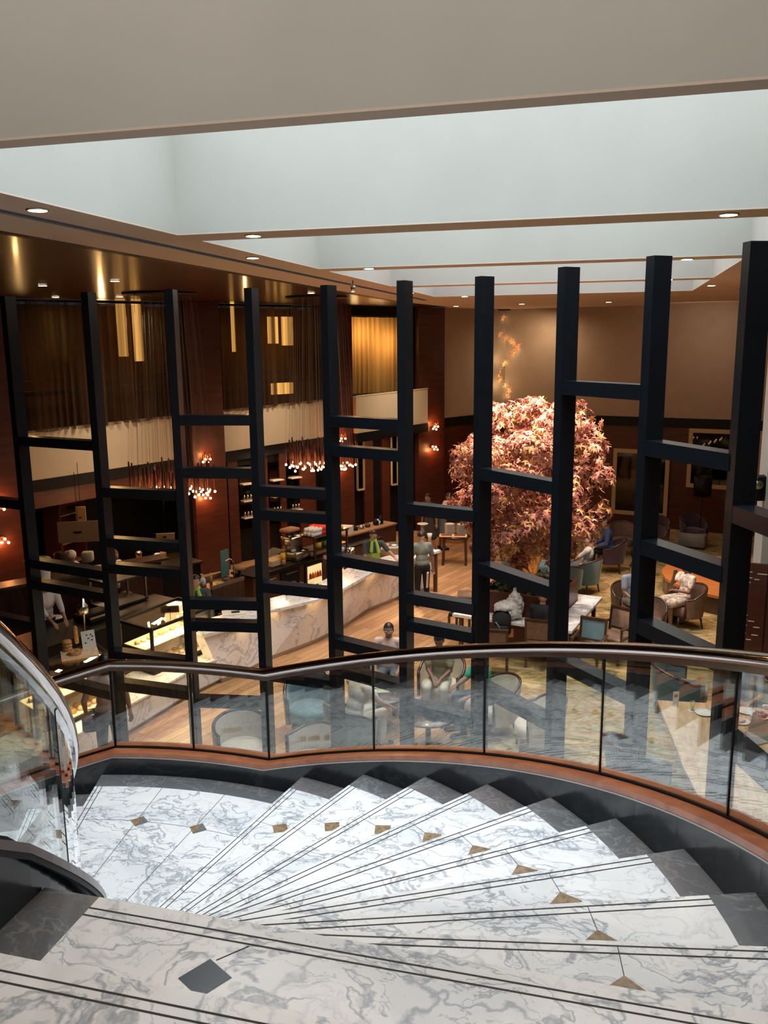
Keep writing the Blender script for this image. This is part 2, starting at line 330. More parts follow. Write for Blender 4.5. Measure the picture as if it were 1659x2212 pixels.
# ================================================================== STAIRCASE
CX, CY = -2.956, 2.111
ZL = 2.24; RISE = .17
def kz(s):
    if s < 0: return CZ - 1.56 + min(-s, 8) * .017
    if s <= 84: return CZ - 1.56 - .0207 * s
    if s <= 104: return CZ - 3.30
    return CZ - 3.30 - .0200 * (s - 104)
def kzi(s):
    if s >= 0: return kz(s)
    return CZ - 1.56 + min(-s, 10) * .036
def pos(r, s):
    if s < 0: return (CX + r, CY + s * .05)
    a = R(s); return (CX + r * math.cos(a), CY + r * math.sin(a))
def steps(a, b, d=2.5):
    n = max(1, int(abs(b - a) / d)); return [a + (b - a) * i / n for i in range(n + 1)]
def sweep(mb, prof, ss, zf=kz, mi=0, mis=None):
    """sweep a closed (r, dz) profile along the stair path"""
    n = len(prof); vs = []; fs = []
    for s in ss:
        for r, dz in prof: x, y = pos(r, s); vs.append((x, y, zf(s) + dz))
    for i in range(len(ss) - 1):
        for k in range(n):
            mb_i = [i * n + k, i * n + (k + 1) % n, (i + 1) * n + (k + 1) % n, (i + 1) * n + k]
            fs.append(mb_i)
    fs += [list(range(n)), [(len(ss) - 1) * n + k for k in range(n)]]
    mb.add(vs, fs, mi); return mb
ST = Th('spiral_staircase', 'curved veined white marble staircase with dark stone borders sweeping down from the viewer', 'staircase', (CX, CY, 0))
NOFF = .05
def eff(s, r): return s - math.degrees(math.asin(NOFF / r))
def ring(a, b, r0, r1, z0, z1, mi, mb, dd=2.2, off0=0):
    ss = steps(a, b, dd); inner = [pos(r0, eff(s, r0)) for s in ss]; outer = [pos(r1, eff(s, r1)) for s in ss]
    n = len(ss); vs = []; fs = []
    for z in (z0, z1):
        vs += [(x, y, z) for x, y in inner] + [(x, y, z) for x, y in outer]
    for i in range(n - 1):
        fs += [[i, i + 1, n + i + 1, n + i], [2 * n + i, 3 * n + i, 3 * n + i + 1, 2 * n + i + 1], [i, 2 * n + i, 2 * n + i + 1, i + 1], [n + i, n + i + 1, 3 * n + i + 1, 3 * n + i]]
    fs += [[0, n, 3 * n, 2 * n], [n - 1, 3 * n - 1, 4 * n - 1, 2 * n - 1]]
    mb.add(vs, fs, mi)
RI, RB0, RB1, RO = 1.165, 1.376, 3.58, 3.77
DTH = 8.65
def dline(mb, s0, off, w, z, r0=RB0, r1=RB1, mi=2):
    """groove parallel to the nosing line at angle s0, set back by off"""
    a = R(s0); d = Vector((math.cos(a), math.sin(a))); n = Vector((math.sin(a), -math.cos(a)))
    c = Vector((CX, CY)); q = []; off += NOFF
    for r, o in ((r0, off), (r1, off), (r1, off + w), (r0, off + w)):
        p = c + d * math.sqrt(max(r * r - o * o, 0)) + n * o; q.append((p.x, p.y))
    mb.prism(q, z, z + .0012, mi)
def make_tread(s_hi, s_lo, z, nosing=True, label=None, diamonds=(), name='tread'):
    """slab between angle s_hi (its nosing) and s_lo"""
    mb = MB(); h = .035; over = 0
    ring(s_lo, s_hi + over, RB0, RB1, z - h, z, 0, mb)
    ring(s_lo, s_hi + over, RI, RB0, z - h, z, 1, mb); ring(s_lo, s_hi + over, RB1, RO + .01, z - h, z, 1, mb)
    if nosing:
        dline(mb, s_hi, .022, .006, z); dline(mb, s_hi, .058, .006, z)
    o = mb.build(name, [M['marble'], M['dark_marble'], M['groove']], ST, True)
    for (r, th) in diamonds:
        x, y = pos(r, th); dm = MB(); k = .07; ur = Vector((math.cos(R(th)), math.sin(R(th)))); ut = Vector((-ur.y, ur.x)); c = Vector((x, y))
        A, B, C, D = [c + v for v in (ut * k, ur * k, ut * -k, ur * -k)]
        dm.prism([tuple(A), tuple(B), tuple(D)], z, z + .0015, 0); dm.prism([tuple(B), tuple(C), tuple(D)], z, z + .0015, 0 if nosing else 1)
        i = MB(); i.v, i.f, i.m, i.sm = dm.v, dm.f, dm.m, dm.sm
        pp = i.build('diamond_inlay', [M['gold_stone'], M['dark_marble']], ST, True); pp.parent = o
    # tangential tile seam through the diamonds
    if diamonds:
        sm = MB(); ring(s_lo + .3, s_hi - .5, diamonds[0][0] - .0015, diamonds[0][0] + .0015, z, z + .0006, 0, sm)
        q = sm.build('tile_seam', M['groove'], ST, True); q.parent = o
    rb = MB(); ring(s_hi - .6, s_hi - .3, RI, RO, z - RISE, z - h, 0, rb); rb.build('riser', M['marble'], ST, True)
    return o
for i in range(1, 10):
    s = 79.5 - DTH * (i - 1) + (.5 if i == 9 else 0); make_tread(s, s - DTH if i < 9 else 3.0, ZL + RISE * i, diamonds=[(3.09, s - 5.2)])
# landing between the flights
mb = MB(); zl = ZL
ring(79.3, 106.3, RB0, RB1, zl - .04, zl, 0, mb); ring(79.3, 106.3, RI, RB0, zl - .04, zl, 1, mb); ring(79.3, 106.3, RB1, RO + .01, zl - .04, zl, 1, mb)
dline(mb, 106.3, .022, .006, zl); dline(mb, 106.3, .058, .006, zl)
for s in (96.6, 88.0):
    p0, p1 = pos(RB0, s), pos(RB1, s); mb.bar((*p0, zl), (*p1, zl), .004, .002, 2)
ring(80, 105, 3.088, 3.092, zl, zl + .0008, 2, mb)
land = mb.build('landing', [M['marble'], M['dark_marble'], M['groove']], ST, True)
for th in (96.2, 87.4):
    dm = MB(); k = .072; x, y = pos(3.09, th); c = Vector((x, y)); ur = Vector((math.cos(R(th)), math.sin(R(th)))); ut = Vector((-ur.y, ur.x))
    A, B, C, D = [c + v for v in (ut * k, ur * k, ut * -k, ur * -k)]
    dm.prism([tuple(A), tuple(B), tuple(D)], zl, zl + .002, 0); dm.prism([tuple(B), tuple(C), tuple(D)], zl, zl + .002, 1)
    pp = dm.build('diamond_inlay', [M['gold_stone'], M['dark_marble']], ST, True); pp.parent = land
rb = MB(); ring(105.7, 106, RI, RO, zl - .172, zl - .04, 0, rb); rb.build('riser', M['marble'], ST, True)
for k in range(12):                                  # lower flight down to the lounge floor
    hi = 106.3 + DTH * (k + 1); make_tread(hi, hi - DTH, ZL - .1723 * (k + 1), diamonds=[(3.09, hi - 5)])
# straight top steps and upper landing
def straight_tread(y0, y1, z, nm='tread', nosing=True, dia=None):
    mb = MB(); xs = [CX + r for r in (RI, RB0, RB1, RO + .01)]
    yn = y1 + (.02 if nosing else 0)
    for a, b, mi in ((0, 1, 1), (1, 2, 0), (2, 3, 1)): mb.prism([(xs[a], y0), (xs[b], y0), (xs[b], yn), (xs[a], yn)], z - .035, z, mi)
    if nosing:
        for off in (.04, .075): mb.prism([(xs[1], y1 - off), (xs[2], y1 - off), (xs[2], y1 - off + .006), (xs[1], y1 - off + .006)], z, z + .0012, 2)
    o = mb.build(nm, [M['marble'], M['dark_marble'], M['groove']], ST, True)
    if dia:
        dm = MB(); k = .075; x, y = dia
        dm.prism([(x + k, y + .02), (x - .02, y + k), (x - k, y - .02)], z, z + .0015, 0); dm.prism([(x + k, y + .02), (x - k, y - .02), (x + .02, y - k)], z, z + .0015, 0)
        pp = dm.build('diamond_inlay', [M['string_stone']], ST, True); pp.parent = o
        sm = MB().bar((x, y0, z), (x - .02, y - k, z), .004, .002).bar((x, y + k, z), (x + .07, y1 - .08, z), .004, .002); q = sm.build('tile_seam', M['groove'], ST, True); q.parent = o
    rb = MB(); rb.prism([(xs[0], y1 - .02), (xs[3], y1 - .02), (xs[3], y1), (xs[0], y1)], z - RISE, z - .035, 0); rb.build('riser', M['marble'], ST, True)
straight_tread(1.71, 2.20, CZ - 1.80, dia=(-1.07, 1.965))
straight_tread(-1.6, 1.71, CZ - 1.63)
# soffit under the flights
sf = MB(); ss = steps(0, 208, 4)
def szf(s): return (ZL + RISE * (1 + (79.5 - s) / DTH) if s < 79.5 else (ZL if s < 105 else ZL - .1723 * ((s - 105) / DTH))) - .30
sweep(sf, [(RI, 0), (RO, 0), (RO, -.12), (RI, -.12)], ss, lambda s: max(szf(s), .13)); sf.build('soffit', M['paint'], ST, True)
# string walls, ledges, balustrades
def ang(a, b, d=2.5):
    return steps(a, b, d)
full = [-60, -30, -14, -10, -8, -6, -4, -2] + ang(0, 84) + ang(84, 104)[1:] + ang(104, 208)[1:]
full_o = [-60, -8, -4] + ang(0, 84) + ang(84, 104)[1:] + ang(104, 208)[1:]
def lowz(s):
    return max(szf(max(s, 0)) - .12, 0.0)
OB = Th('outer_balustrade', 'curved glass balustrade with dark polished handrail and orange wood ledge outside the stairs', 'balustrade', (CX + 3.8, CY, 0))
IB = Th('inner_balustrade', 'tightly curved glass balustrade with steel handrail and dark ledge round the stair well', 'balustrade', (CX + 1.1, CY, 0))
def walls(th, r_in, r_out, ss, m, kz=kz):
    mb = MB(); vs = []; fs = []
    for s in ss:
        t = kz(s) - .035; b = min(lowz(s), t - .3)
        for r, z in ((r_in, b), (r_out, b), (r_out, t), (r_in, t)): x, y = pos(r, s); vs.append((x, y, z))
    for i in range(len(ss) - 1):
        for k in range(4): fs.append([i * 4 + k, i * 4 + (k + 1) % 4, i * 4 + 4 + (k + 1) % 4, i * 4 + 4 + k])
    fs += [[0, 1, 2, 3], [len(vs) - 4, len(vs) - 3, len(vs) - 2, len(vs) - 1]]
    mb.add(vs, fs); return mb.build('string_wall', m, th, True)
walls(OB, RO, RO + .17, full_o, M['string_stone'])
walls(IB, RI - .14, RI, full, M['string_stone'], kzi)
sweep(MB(), [(RO - .012, -.035), (RO + .20, -.035), (RO + .20, 0), (RO - .012, 0)], full_o).build('wood_ledge', M['ledge'], OB, True)
sweep(MB(), [(RO - .014, -.045), (RO - .006, -.045), (RO - .006, -.036), (RO - .014, -.036)], full_o).build('steel_trim', M['steel2'], OB, True)
sweep(MB(), [(RI - .17, -.035), (RI + .05, -.035), (RI + .05, 0), (RI - .17, 0)], full, kzi).build('wood_ledge', M['ledge_dark'], IB, True)
sweep(MB(), [(RI + .028, -.06), (RI + .046, -.06), (RI + .046, -.036), (RI + .028, -.036)], full, kzi).build('steel_trim', M['black'], IB, True)
def railing(th, rg, joints, ss, rail_r, rm, kz=kz):
    sweep(MB(), [(rg - .012, 0), (rg + .012, 0), (rg + .012, .012), (rg - .012, .012)], ss, kz).build('glass_shoe', M['black'], th, True)
    for a, b in zip(joints[:-1], joints[1:]):
        q = [s for s in ss if a < s < b]; g = .22 if a > 0 else .1
        if a >= 0: e = [a + g * 1.2 / max(rg, 1) * 3] + q + [b - g * 1.2 / max(rg, 1) * 3]
        else: e = [a + .2] + q + [b - .2]
        sweep(MB(), [(rg - .006, .004), (rg + .006, .004), (rg + .006, .70), (rg - .006, .70)], sorted(e), kz).build('glass_panel', M['glass'], th, True, smooth=False)
    for j in joints[1:-1]:
        x, y = pos(rg, j); z = kz(j); MB().bar((x, y, z), (x, y, z + .70), .013, .014).build('joint_seal', M['black'], th, True)
    P = [(*pos(rg, s), kz(s) + .775 - rail_r) for s in ss]
    MB().tube(P, rail_r, 14).build('handrail', rm, th, True)
    sweep(MB(), [(rg - .02, .682), (rg + .02, .682), (rg + .02, .715), (rg - .02, .715)], ss, kz).build('rail_channel', M['chrome'], th, True)
    return th
railing(OB, 3.86, [-50, -20, 9, 24.1, 39.5, 54.6, 69.6, 84, 94, 104, 119, 134, 149, 164, 179, 194, 208], full_o, .033, M['rail'])
railing(IB, 1.12, [-55, -20, 20, 78, 104, 140, 176, 208], full, .036, M['rail'], kzi)

# ================================================================== LATTICE SCREEN
PP = [(-7.928, 8.865), (-6.677, 8.556), (-5.426, 8.246), (-4.411, 8.182), (-3.588, 8.305), (-2.744, 8.212), (-1.894, 7.885), (-1.141, 7.654), (-.391, 6.952), (.236, 6.268), (.746, 5.561), (1.076, 4.741), (1.20, 3.9)]
RUNG = {0: [-1.8, -3.3], 1: [-1.03, -2.5, -2.76, -3.95], 2: [-1.54, -2.11, -2.41, -3.44, -3.81], 3: [-.73, -1.29, -2.74, -2.99, -3.89], 4: [-1.475, -1.73, -2.53, -3.54], 5: [-.72, -1.015, -2.15, -3.06, -3.37],
        6: [-1.52, -2.41, -2.69, -3.55], 7: [-1.12, -2.0, -3.17], 8: [-.31, -2.58], 9: [-.69, -1.40, -1.99], 10: [-1.0, -2.47], 11: [-1.6, -2.9]}
LS = Th('lattice_screen', 'tall blue black screen of posts and staggered rungs standing between stairs and lounge', 'room divider', (-2.7, 8.2, 0))
PA, PB = .088, .146
ends = []
for i, p in enumerate(PP):
    q = PP[i + 1] if i + 1 < len(PP) else None
    d = (Vector(q) - Vector(p)) if q else (Vector(p) - Vector(PP[i - 1])); d.normalize()
    if i == 10: d = Vector((.36, -.93)).normalized()
    nrm = Vector((d.y, -d.x))            # towards the stairs
    if nrm.y > 0: nrm = -nrm
    # the measured point is the middle of the visible top edges: the front corner; post extends back from it
    c = Vector(p) + nrm * -PB * .35 - d * 0
    ends.append((c, d, nrm))
    MB().box(c.x, c.y, 0, PA, PB, CZ + .55, math.atan2(d.y, d.x)).build('post', M['frame'], LS, True)
for k, zs in RUNG.items():
    a, d, n = ends[k]; b = ends[k + 1][0]; dd = (b - a).normalized(); w = (b - a).length
    for z in zs:
        MB().bar((a.x + dd.x * PA * .45, a.y + dd.y * PA * .45, CZ + z - .055), (b.x - dd.x * PA * .45, b.y - dd.y * PA * .45, CZ + z - .055), PB - .004, .108).build('rung', M['frame'], LS, True)

# ================================================================== ROOM SHELL
CE = CZ + 1.0                      # ceiling height
L0, L1 = Vector((-11.8, 16.5)), Vector((-3.4, 28.6)); LU = (L1 - L0).normalized(); LN = Vector((LU.y, -LU.x))
def lw(t, off=0): p = L0 + LU * t + LN * off; return (p.x, p.y)
KL = (L1 - L0).length
B1v = Vector((9.0, 25.4)); BU = (B1v - L1).normalized(); BN = Vector((BU.y, -BU.x))
def bw(t, off=0): p = L1 + BU * t + BN * off; return (p.x, p.y)
struct(MB().prism([(-2.0, -3), (-1.9, 14), (-1.5, 24), (-1.3, 31), (-16, 31), (-16, -3)], -.1, 0).build('floor', M['planks']))
struct(MB().prism([(9.5, -3), (9.5, 31), (-1.3, 31), (-1.5, 24), (-1.9, 14), (-2.0, -3)], -.1, 0).build('floor', M['carpet']))
XL, XR = -3.988, 1.574
wy = [(.2, 3.91), (4.06, 7.62), (8.12, 11.68), (12.11, 15.75), (16.2, 19.78)]
mbc = MB(); th_ = .012
def slab(mb, x0, x1, y0, y1, z0=CE, z1=CE + th_, mi=0): mb.prism([(x0, y0), (x1, y0), (x1, y1), (x0, y1)], z0, z1, mi)
slab(mbc, -4.46, XL, -3, 19.78); slab(mbc, -5.30, -4.60, -3, 21.5); slab(mbc, XR, 2.45, -3, 19.78)
mbc.prism([(-4.46, 19.78), (2.45, 19.78), (9.4, 19.78), (9.4, 25.3), (-3.4, 28.6), lw(11.9, .0), lw(11.6, .5), (-5.1, 23.2), (-5.30, 21.5), (-4.46, 21.5)], CE, CE + th_)
slab(mbc, XL, XR, -3, .2)
for a, b in zip(wy[:-1], wy[1:]): slab(mbc, XL, XR, a[1], b[0])
slab(mbc, 2.75, 9.4, -3, 19.78)
struct(mbc.build('ceiling', M['paint_warm']))
bk = MB(); slab(bk, -4.62, -4.44, -3, 21.6, CE + .10, CE + .12); slab(bk, 2.43, 2.77, -3, 19.8, CE + .10, CE + .12)
bk.prism([(-5.42, -3), (-5.28, -3), (-5.28, 21.5), (-5.06, 23.3), lw(11.6, .45), lw(11.4, .40), (-5.2, 23.2), (-5.42, 21.5)], CE - .004, CE + .05)
struct(bk.build('trim_1', M['black']))
struct(MB().prism([(-5.42, -3), (-5.42, 21.5), (-5.2, 23.2), lw(11.4, .40), lw(11.4, -.4), lw(-8, -.4), (-16.5, 5), (-16.5, -3)], CE, CE + .06).build('ceiling', M['redgloss']))
for i, (a, b) in enumerate(wy):
    w = MB(); top = CE + 1.9
    for x0, x1, y0, y1 in ((XL - .07, XL, a - .07, b + .07), (XR, XR + .07, a - .07, b + .07), (XL, XR, b, b + .07), (XL, XR, a - .07, a)): slab(w, x0, x1, y0, y1, CE + th_, top)
    struct(w.build('wall_skylight', M['paint']))
    g = MB(); slab(g, XL, XR, a, b, top, top + .05)
    struct(g.build('window_%d' % (i + 1), M['sky'] if i else M['well_glow']))  # the first well gets the added glow panel instead of sky glazing
# oblique left wall with columns, parapet bands, curtains
def zb(t): return CZ - 2.87 + .0425 * t
def zt(t): return CZ - 1.82 + .036 * t
mbw = MB(); mbw.prism([lw(-12, -3), lw(KL + 3, -3), lw(KL + 3, -3.1), lw(-12, -3.1)], 0, CE); struct(mbw.build('wall_left', M['darkwood']))
struct(MB().prism([lw(11.83, 0), lw(KL, 0), lw(KL, -.2), lw(11.83, -.2)], [CZ - 2.34, CZ - 2.30, CZ - 2.30, CZ - 2.34], CE).build('wall_left', M['beige']))
struct(MB().prism([lw(11.83, 0), lw(KL, 0), lw(KL, -.2), lw(11.83, -.2)], 0, CZ - 2.6).build('wall_left', M['redwood']))
struct(MB().prism([lw(10.0, .03), lw(KL + .1, .03), lw(KL + .1, -.2), lw(10.0, -.2)], CZ - 2.6, [CZ - 2.4, CZ - 2.30, CZ - 2.30, CZ - 2.4]).build('trim_2', M['black']))
struct(MB().prism([bw(-.1), bw(13.5), bw(13.5, -.2), bw(-.1, -.2)], CZ - 2.33, CE).build('wall_back', M['beige']))
struct(MB().prism([bw(-.1, .02), bw(13.5, .02), bw(13.5, -.2), bw(-.1, -.2)], CZ - 2.62, CZ - 2.33).build('trim_3', M['black']))
struct(MB().prism([bw(-.1), bw(13.5), bw(13.5, -.2), bw(-.1, -.2)], 0, CZ - 2.62).build('wall_back', M['redwood']))
struct(MB().prism([(9.4, -3), (9.6, -3), (9.6, 27), (9.4, 27)], 0, CE + .1).build('wall_right', M['beige']))
struct(MB().prism([(-16.6, -3.2), (9.6, -3.2), (9.6, -3), (-16.6, -3)], 0, CE + .1).build('wall_front', M['paint_warm']))
struct(MB().prism([(-16.6, -3.2), (-16.4, -3.2), (-16.4, 12), (-16.6, 12)], 0, CE + .1).build('wall_side', M['redwood']))
struct(MB().prism([lw(-12, -.4), lw(-2.2, -.4), lw(-2.2, -.6), lw(-12, -.6)], CZ - 3, CE + .1).build('wall_side', M['redwood']))
cols = [(-2.6, -.95, 'left edge of the frame beside the kitchen'), (3.2, 4.1, 'behind the corner of the sink counter'), (7.42, 8.24, 'between the bottle bar and the brown side counter'), (10.75, 11.83, 'beside the far beige wall')]
for a, b, lab in cols:
    c = Th('wooden_column', 'tall red brown wooden column rising to the ceiling, ' + lab, 'column', (*lw((a + b) / 2), 0))
    MB().prism([lw(a, .12), lw(b, .12), lw(b, -.5), lw(a, -.5)], 0, CE - .01).build('wood_panelling', M['redwood'], c, True)
    MB().prism([lw(a - .1, -.05), lw(a, -.05), lw(a, -.5), lw(a - .1, -.5)], 0, CE - .01).build('edge_strip', M['black'], c, True)
bands = [(-.93, 3.08, 0, 'above the open kitchen'), (4.12, 7.30, 0, 'above the bar back counter'), (8.24, 11.0, .25, 'on the far balcony')]
for n_, (a, b, off, lab) in enumerate(bands):
    p = Th('balcony_parapet', 'plain beige plaster parapet band ' + lab, 'parapet', (*lw((a + b) / 2), zb((a + b) / 2)))
    MB().prism([lw(a, off), lw(b, off), lw(b, -.15), lw(a, -.15)], [zb(a), zb(b), zb(b), zb(a)], [zt(a) + .02, zt(b) + .02, zt(b) + .02, zt(a) + .02]).build('plaster_band', M['band'], p, True)
    MB().prism([lw(a, off + .02), lw(b, off + .02), lw(b, -.15), lw(a, -.15)], [zb(a) - .26, zb(b) - .26, zb(b) - .26, zb(a) - .26], [zb(a), zb(b), zb(b), zb(a)]).build('black_fascia', M['black'], p, True)
    if n_ == 2: MB().bar((*lw(a, off), zt(a) + .05), (*lw(b, off), zt(b) + .05), .04, .03).build('top_rail', M['band'], p, True)
# wooden fascia above the kitchen opening
struct(MB().prism([lw(-.95, .0), lw(3.2, .0), lw(3.2, -.1), lw(-.95, -.1)], [CZ - 3.55, CZ - 3.30, CZ - 3.30, CZ - 3.55], [zb(-.95) - .26, zb(3.2) - .26, zb(3.2) - .26, zb(-.95) - .26]).build('trim_4', M['redwood']))
struct(MB().prism([lw(-3, -.3), lw(11.8, -.3), lw(11.8, -3), lw(-3, -3)], CZ - 2.35, CZ - 2.25).build('ceiling', M['black']))   # mezzanine slab
# kitchen/bar back wall
struct(MB().prism([lw(-8, -2.6), lw(4.2, -2.6), lw(4.2, -2.75), lw(-8, -2.75)], 0, CZ - 2.4).build('wall_kitchen', M['black']))
struct(MB().prism([lw(4.1, -.35), lw(11.83, -.35), lw(11.83, -.5), lw(4.1, -.5)], 0, CZ - 2.5).build('wall_bar', M['black']))
for t, w in ((4.35, .3), (5.15, .42), (5.95, .2), (6.6, .55), (8.9, .35), (9.6, .3), (10.3, .45)):
    tag(MB().prism([lw(t, -.25), lw(t + w, -.25), lw(t + w, -.35), lw(t, -.35)], .02, CZ - 2.62).build('wall_panel', M['redwood']), 'upright red brown wall panel behind the bar, ' +
        ('one of the four left of the middle column' if t < 8 else 'one of the three right of the middle column'), 'wall panel', 'bar panels left' if t < 8 else 'bar panels right')
for t in (8.62, 9.95):
    f = Th('tall_mirror', 'narrow tall mirror in a cream frame on the bar wall, ' + ('nearer the middle column' if t < 9 else 'nearer the far column'), 'mirror', (*lw(t + .1, -.3), 1.4))
    MB().bar((*lw(t, -.22), 1.5), (*lw(t, -.22), 3.1), .05).bar((*lw(t + .25, -.22), 1.5), (*lw(t + .25, -.22), 3.1), .05).bar((*lw(t, -.22), 1.5), (*lw(t + .25, -.22), 1.5), .05).bar((*lw(t, -.22), 3.1), (*lw(t + .25, -.22), 3.1), .05).build('frame', M['cream_frame'], f, True)
    MB().prism([lw(t, -.24), lw(t + .25, -.24), lw(t + .25, -.26), lw(t, -.26)], 1.5, 3.1).build('mirror_pane', M['mirror'], f, True)
# curtains
def curtain(a, b, z0f, z1, off, m, label, fold=.17, amp=.07, hem=.03):
    th = Th('sheer_curtain', label, 'curtain', (*lw((a + b) / 2, off), z0f(a)))
    n = int((b - a) / .025); vs = []; fs = []; rw = 7
    for i in range(n + 1):
        t = a + (b - a) * i / n; w = math.sin(t * 2 * math.pi / fold + 1.7 * math.sin(t * 2.3)) * amp * (.6 + .4 * math.sin(t * 5.1))
        for k in range(rw):
            f = k / (rw - 1); z = z0f(t) + hem * math.sin(t * 9) * .5 + (z1 - z0f(t)) * f
            x, y = lw(t, off + w * (1.15 - .35 * f)); vs.append((x, y, z))
    for i in range(n):
        for k in range(rw - 1): j = i * rw + k; fs.append([j, j + 1, j + rw + 1, j + rw])
    MB().add(vs, fs, 0, True).build('fabric', m, th, True)
    MB().bar((*lw(a, off), z1 + .02), (*lw(b, off), z1 + .02), .09, .05).build('curtain_track', M['black'], th, True)
curtain(-.9, 3.18, lambda t: zt(t) - .02, CE - .08, .06, M['curtain'], 'long brown sheer curtain hanging over the parapet above the open kitchen')
curtain(4.12, 7.4, lambda t: zt(t) - .02, CE - .08, .06, M['curtain'], 'brown sheer curtain behind the farther hanging tube chandelier')
curtain(8.28, 10.7, lambda t: zt(t) + .02, CE - .30, -.18, M['curtain_gold'], 'golden lit sheer curtain in the far balcony window')
struct(MB().prism([lw(8.24, -.05), lw(10.75, -.05), lw(10.75, -.12), lw(8.24, -.12)], CE - .28, CE - .005).build('trim_5', M['black']))
struct(MB().prism([lw(8.24, -.05), lw(10.75, -.05), lw(10.75, -.12), lw(8.24, -.12)], zt(9) - .01, zt(9) + .06).build('trim_6', M['black']))
for a, b in ((-.9, 3.2), (4.1, 7.42)):
    r = MB().bar((*lw(a, -.35), CZ - 1.05), (*lw(b, -.35), CZ - .95), .06, .10).bar((*lw(a, -.35), CZ - .8), (*lw(b, -.35), CZ - .7), .04, .04)
    tag(r.build('window_transom', M['black']), 'dark transom bar seen through the brown curtain ' + ('above the kitchen' if a < 0 else 'above the bar'), 'window bar')
# warm rooms behind the curtains
def on_lw(px, py, off=0):
    d = CR * ((px - 829.5) / F_PX) - CU * ((py - 1106) / F_PX) + CF; tt = (LN.dot(L0) + off) / (LN.x * d.x + LN.y * d.y); X = Vector((0, 0, CZ)) + d * tt
    return (Vector((X.x, X.y)) - L0).dot(LU), X.z
for px, py, e, an in ((275, 720, 130, 110), (100, 800, 50, 120), (330, 830, 30, 120), (592, 740, 130, 100), (505, 760, 60, 100)):
    t, z = on_lw(px, py); light('SPOT', (*lw(t, -1.3), z + .35), e * .42, (1, .56, .2), .05, an, 1, to=(*lw(t, .05), z))
M['litwin'] = mat('lit_room_opening', (1, .7, .3), .6, emis=(1, .50, .12), es=1.5)
for k, (x0, y0, x1, y1) in enumerate(((250, 655, 278, 770), (284, 655, 312, 780), (578, 684, 602, 742), (608, 684, 634, 746), (586, 828, 634, 850), (498, 655, 510, 760))):
    t0, z1 = on_lw(x0, y0, -.62); t1, z0 = on_lw(x1, y1, -.62)
    struct(MB().prism([lw(t0, -.62), lw(t1, -.62), lw(t1, -.65), lw(t0, -.65)], z0, z1).build('window_%d' % (k + 6), M['litwin']))
for t, z, e, s in ((8.9, .35, 34, .4), (9.9, .1, 30, .5)): light('AREA', (*lw(t, -.75), CZ + z - .1), e, (1, .6, .25), s, to=(*lw(t, .5), CZ + z - .45))

# ceiling downlights
DL = [(81, 452), (547, 508), (546, 556), (797, 579), (1574, 462), (1484, 559), (1444, 603), (1537, 616), (886, 632), (985, 661), (1127, 656), (1315, 652), (1004, 640)]
RL = [(248, 606), (258, 640), (120, 641), (672, 632), (92, 616)]
proto = None
names = ['nearest at the left ceiling edge', 'on the first beam, left', 'on the left ceiling edge past the first beam', 'on the second beam, left', 'on the first beam, right', 'on the second beam, right', 'on the third beam, right', 'at the right end of the beams',
         'at the far left ceiling edge', 'above the far left corner', 'above the leaf pendant', 'above the far beige wall', 'on the last beam, left']
names2 = ['largest in the wood ceiling', 'over the nearer tube chandelier', 'at the left above the curtain', 'over the farther tube chandelier', 'dimmest at the left']
for j, (px, py) in enumerate(DL + RL):
    p = at(px, py, CE); red = j >= len(DL)
    lab = 'round recessed ceiling spotlight glowing warm, ' + (names2[j - len(DL)] if red else names[j])
    if proto is None:
        t = Th('recessed_downlight', lab, 'ceiling light', (p[0], p[1], CE - .012)); proto = t.o
        MB().lathe([(.068, 0), (.085, .004), (.085, .012)], seg=20).build('trim_ring', M['chrome'], t)
        MB().lathe([(.001, -.001), (.068, -.001), (.068, .003)], seg=20).build('lamp', M['lamp'], t)
    else: copy_thing(proto, (p[0], p[1], CE - .012), 0, lab, None)
    proto['group'] = 'ceiling downlights'
for o in list(COL.objects):
    if o.name.startswith('recessed_downlight'): o['group'] = 'ceiling downlights'
t = Th('adjustable_spotlight', 'tilted adjustable spotlight hanging in the left ceiling slot', 'ceiling light', (*at(762, 608, CE - .02), CE - .12))
MB().cap((0, 0, .11), .008, (0, 0, .03), .008).build('stem', M['black'], t); MB().lathe([(.03, -.06), (.045, .05), (.02, .06)], seg=16).build('shade', M['chrome'], t); MB().ball((0, 0, -.055), .026, .026, .012).build('lamp', M['lamp'], t)

# ================================================================== HANGING LIGHTS
def chandelier(px, py, zbulb, rad, n, label, ztube=.55):
    x, y = at(px, py, CE); th = Th('tube_chandelier', label, 'chandelier', (x, y, zbulb))
    MB().lathe([(rad * .8, CE - zbulb - .03), (rad * .8, CE - zbulb - .002)], seg=28).build('ceiling_plate', M['black'], th)
    tb = MB(); wr = MB(); rnd = random.Random(n); k = 0
    for i in range(n):
        rr = rad * math.sqrt((i + .5) / n) * .97; a = i * 2.39996; xx, yy = rr * math.cos(a), rr * math.sin(a); z0 = rnd.uniform(0, .07); h = ztube + rnd.uniform(-.05, .1)
        if i < 95:
            MB().tube([(xx, yy, z0 + .03), (xx, yy, z0 + h)], .016, 6).build('copper_tube', M['copper'], th)
            MB().ball((xx, yy, z0 + .008), .026, seg=8, rings=5).build('bulb', M['bulb'], th)
        wr.tube([(xx, yy, z0 + h), (xx * .78, yy * .78, CE - zbulb - .02)], .0020, 3, caps=False)
    o = wr.build('hanging_wires', M['wire'], th); o['kind'] = 'stuff'
    light('POINT', (x, y, zbulb - .2), 14, (1, .5, .2), .3)
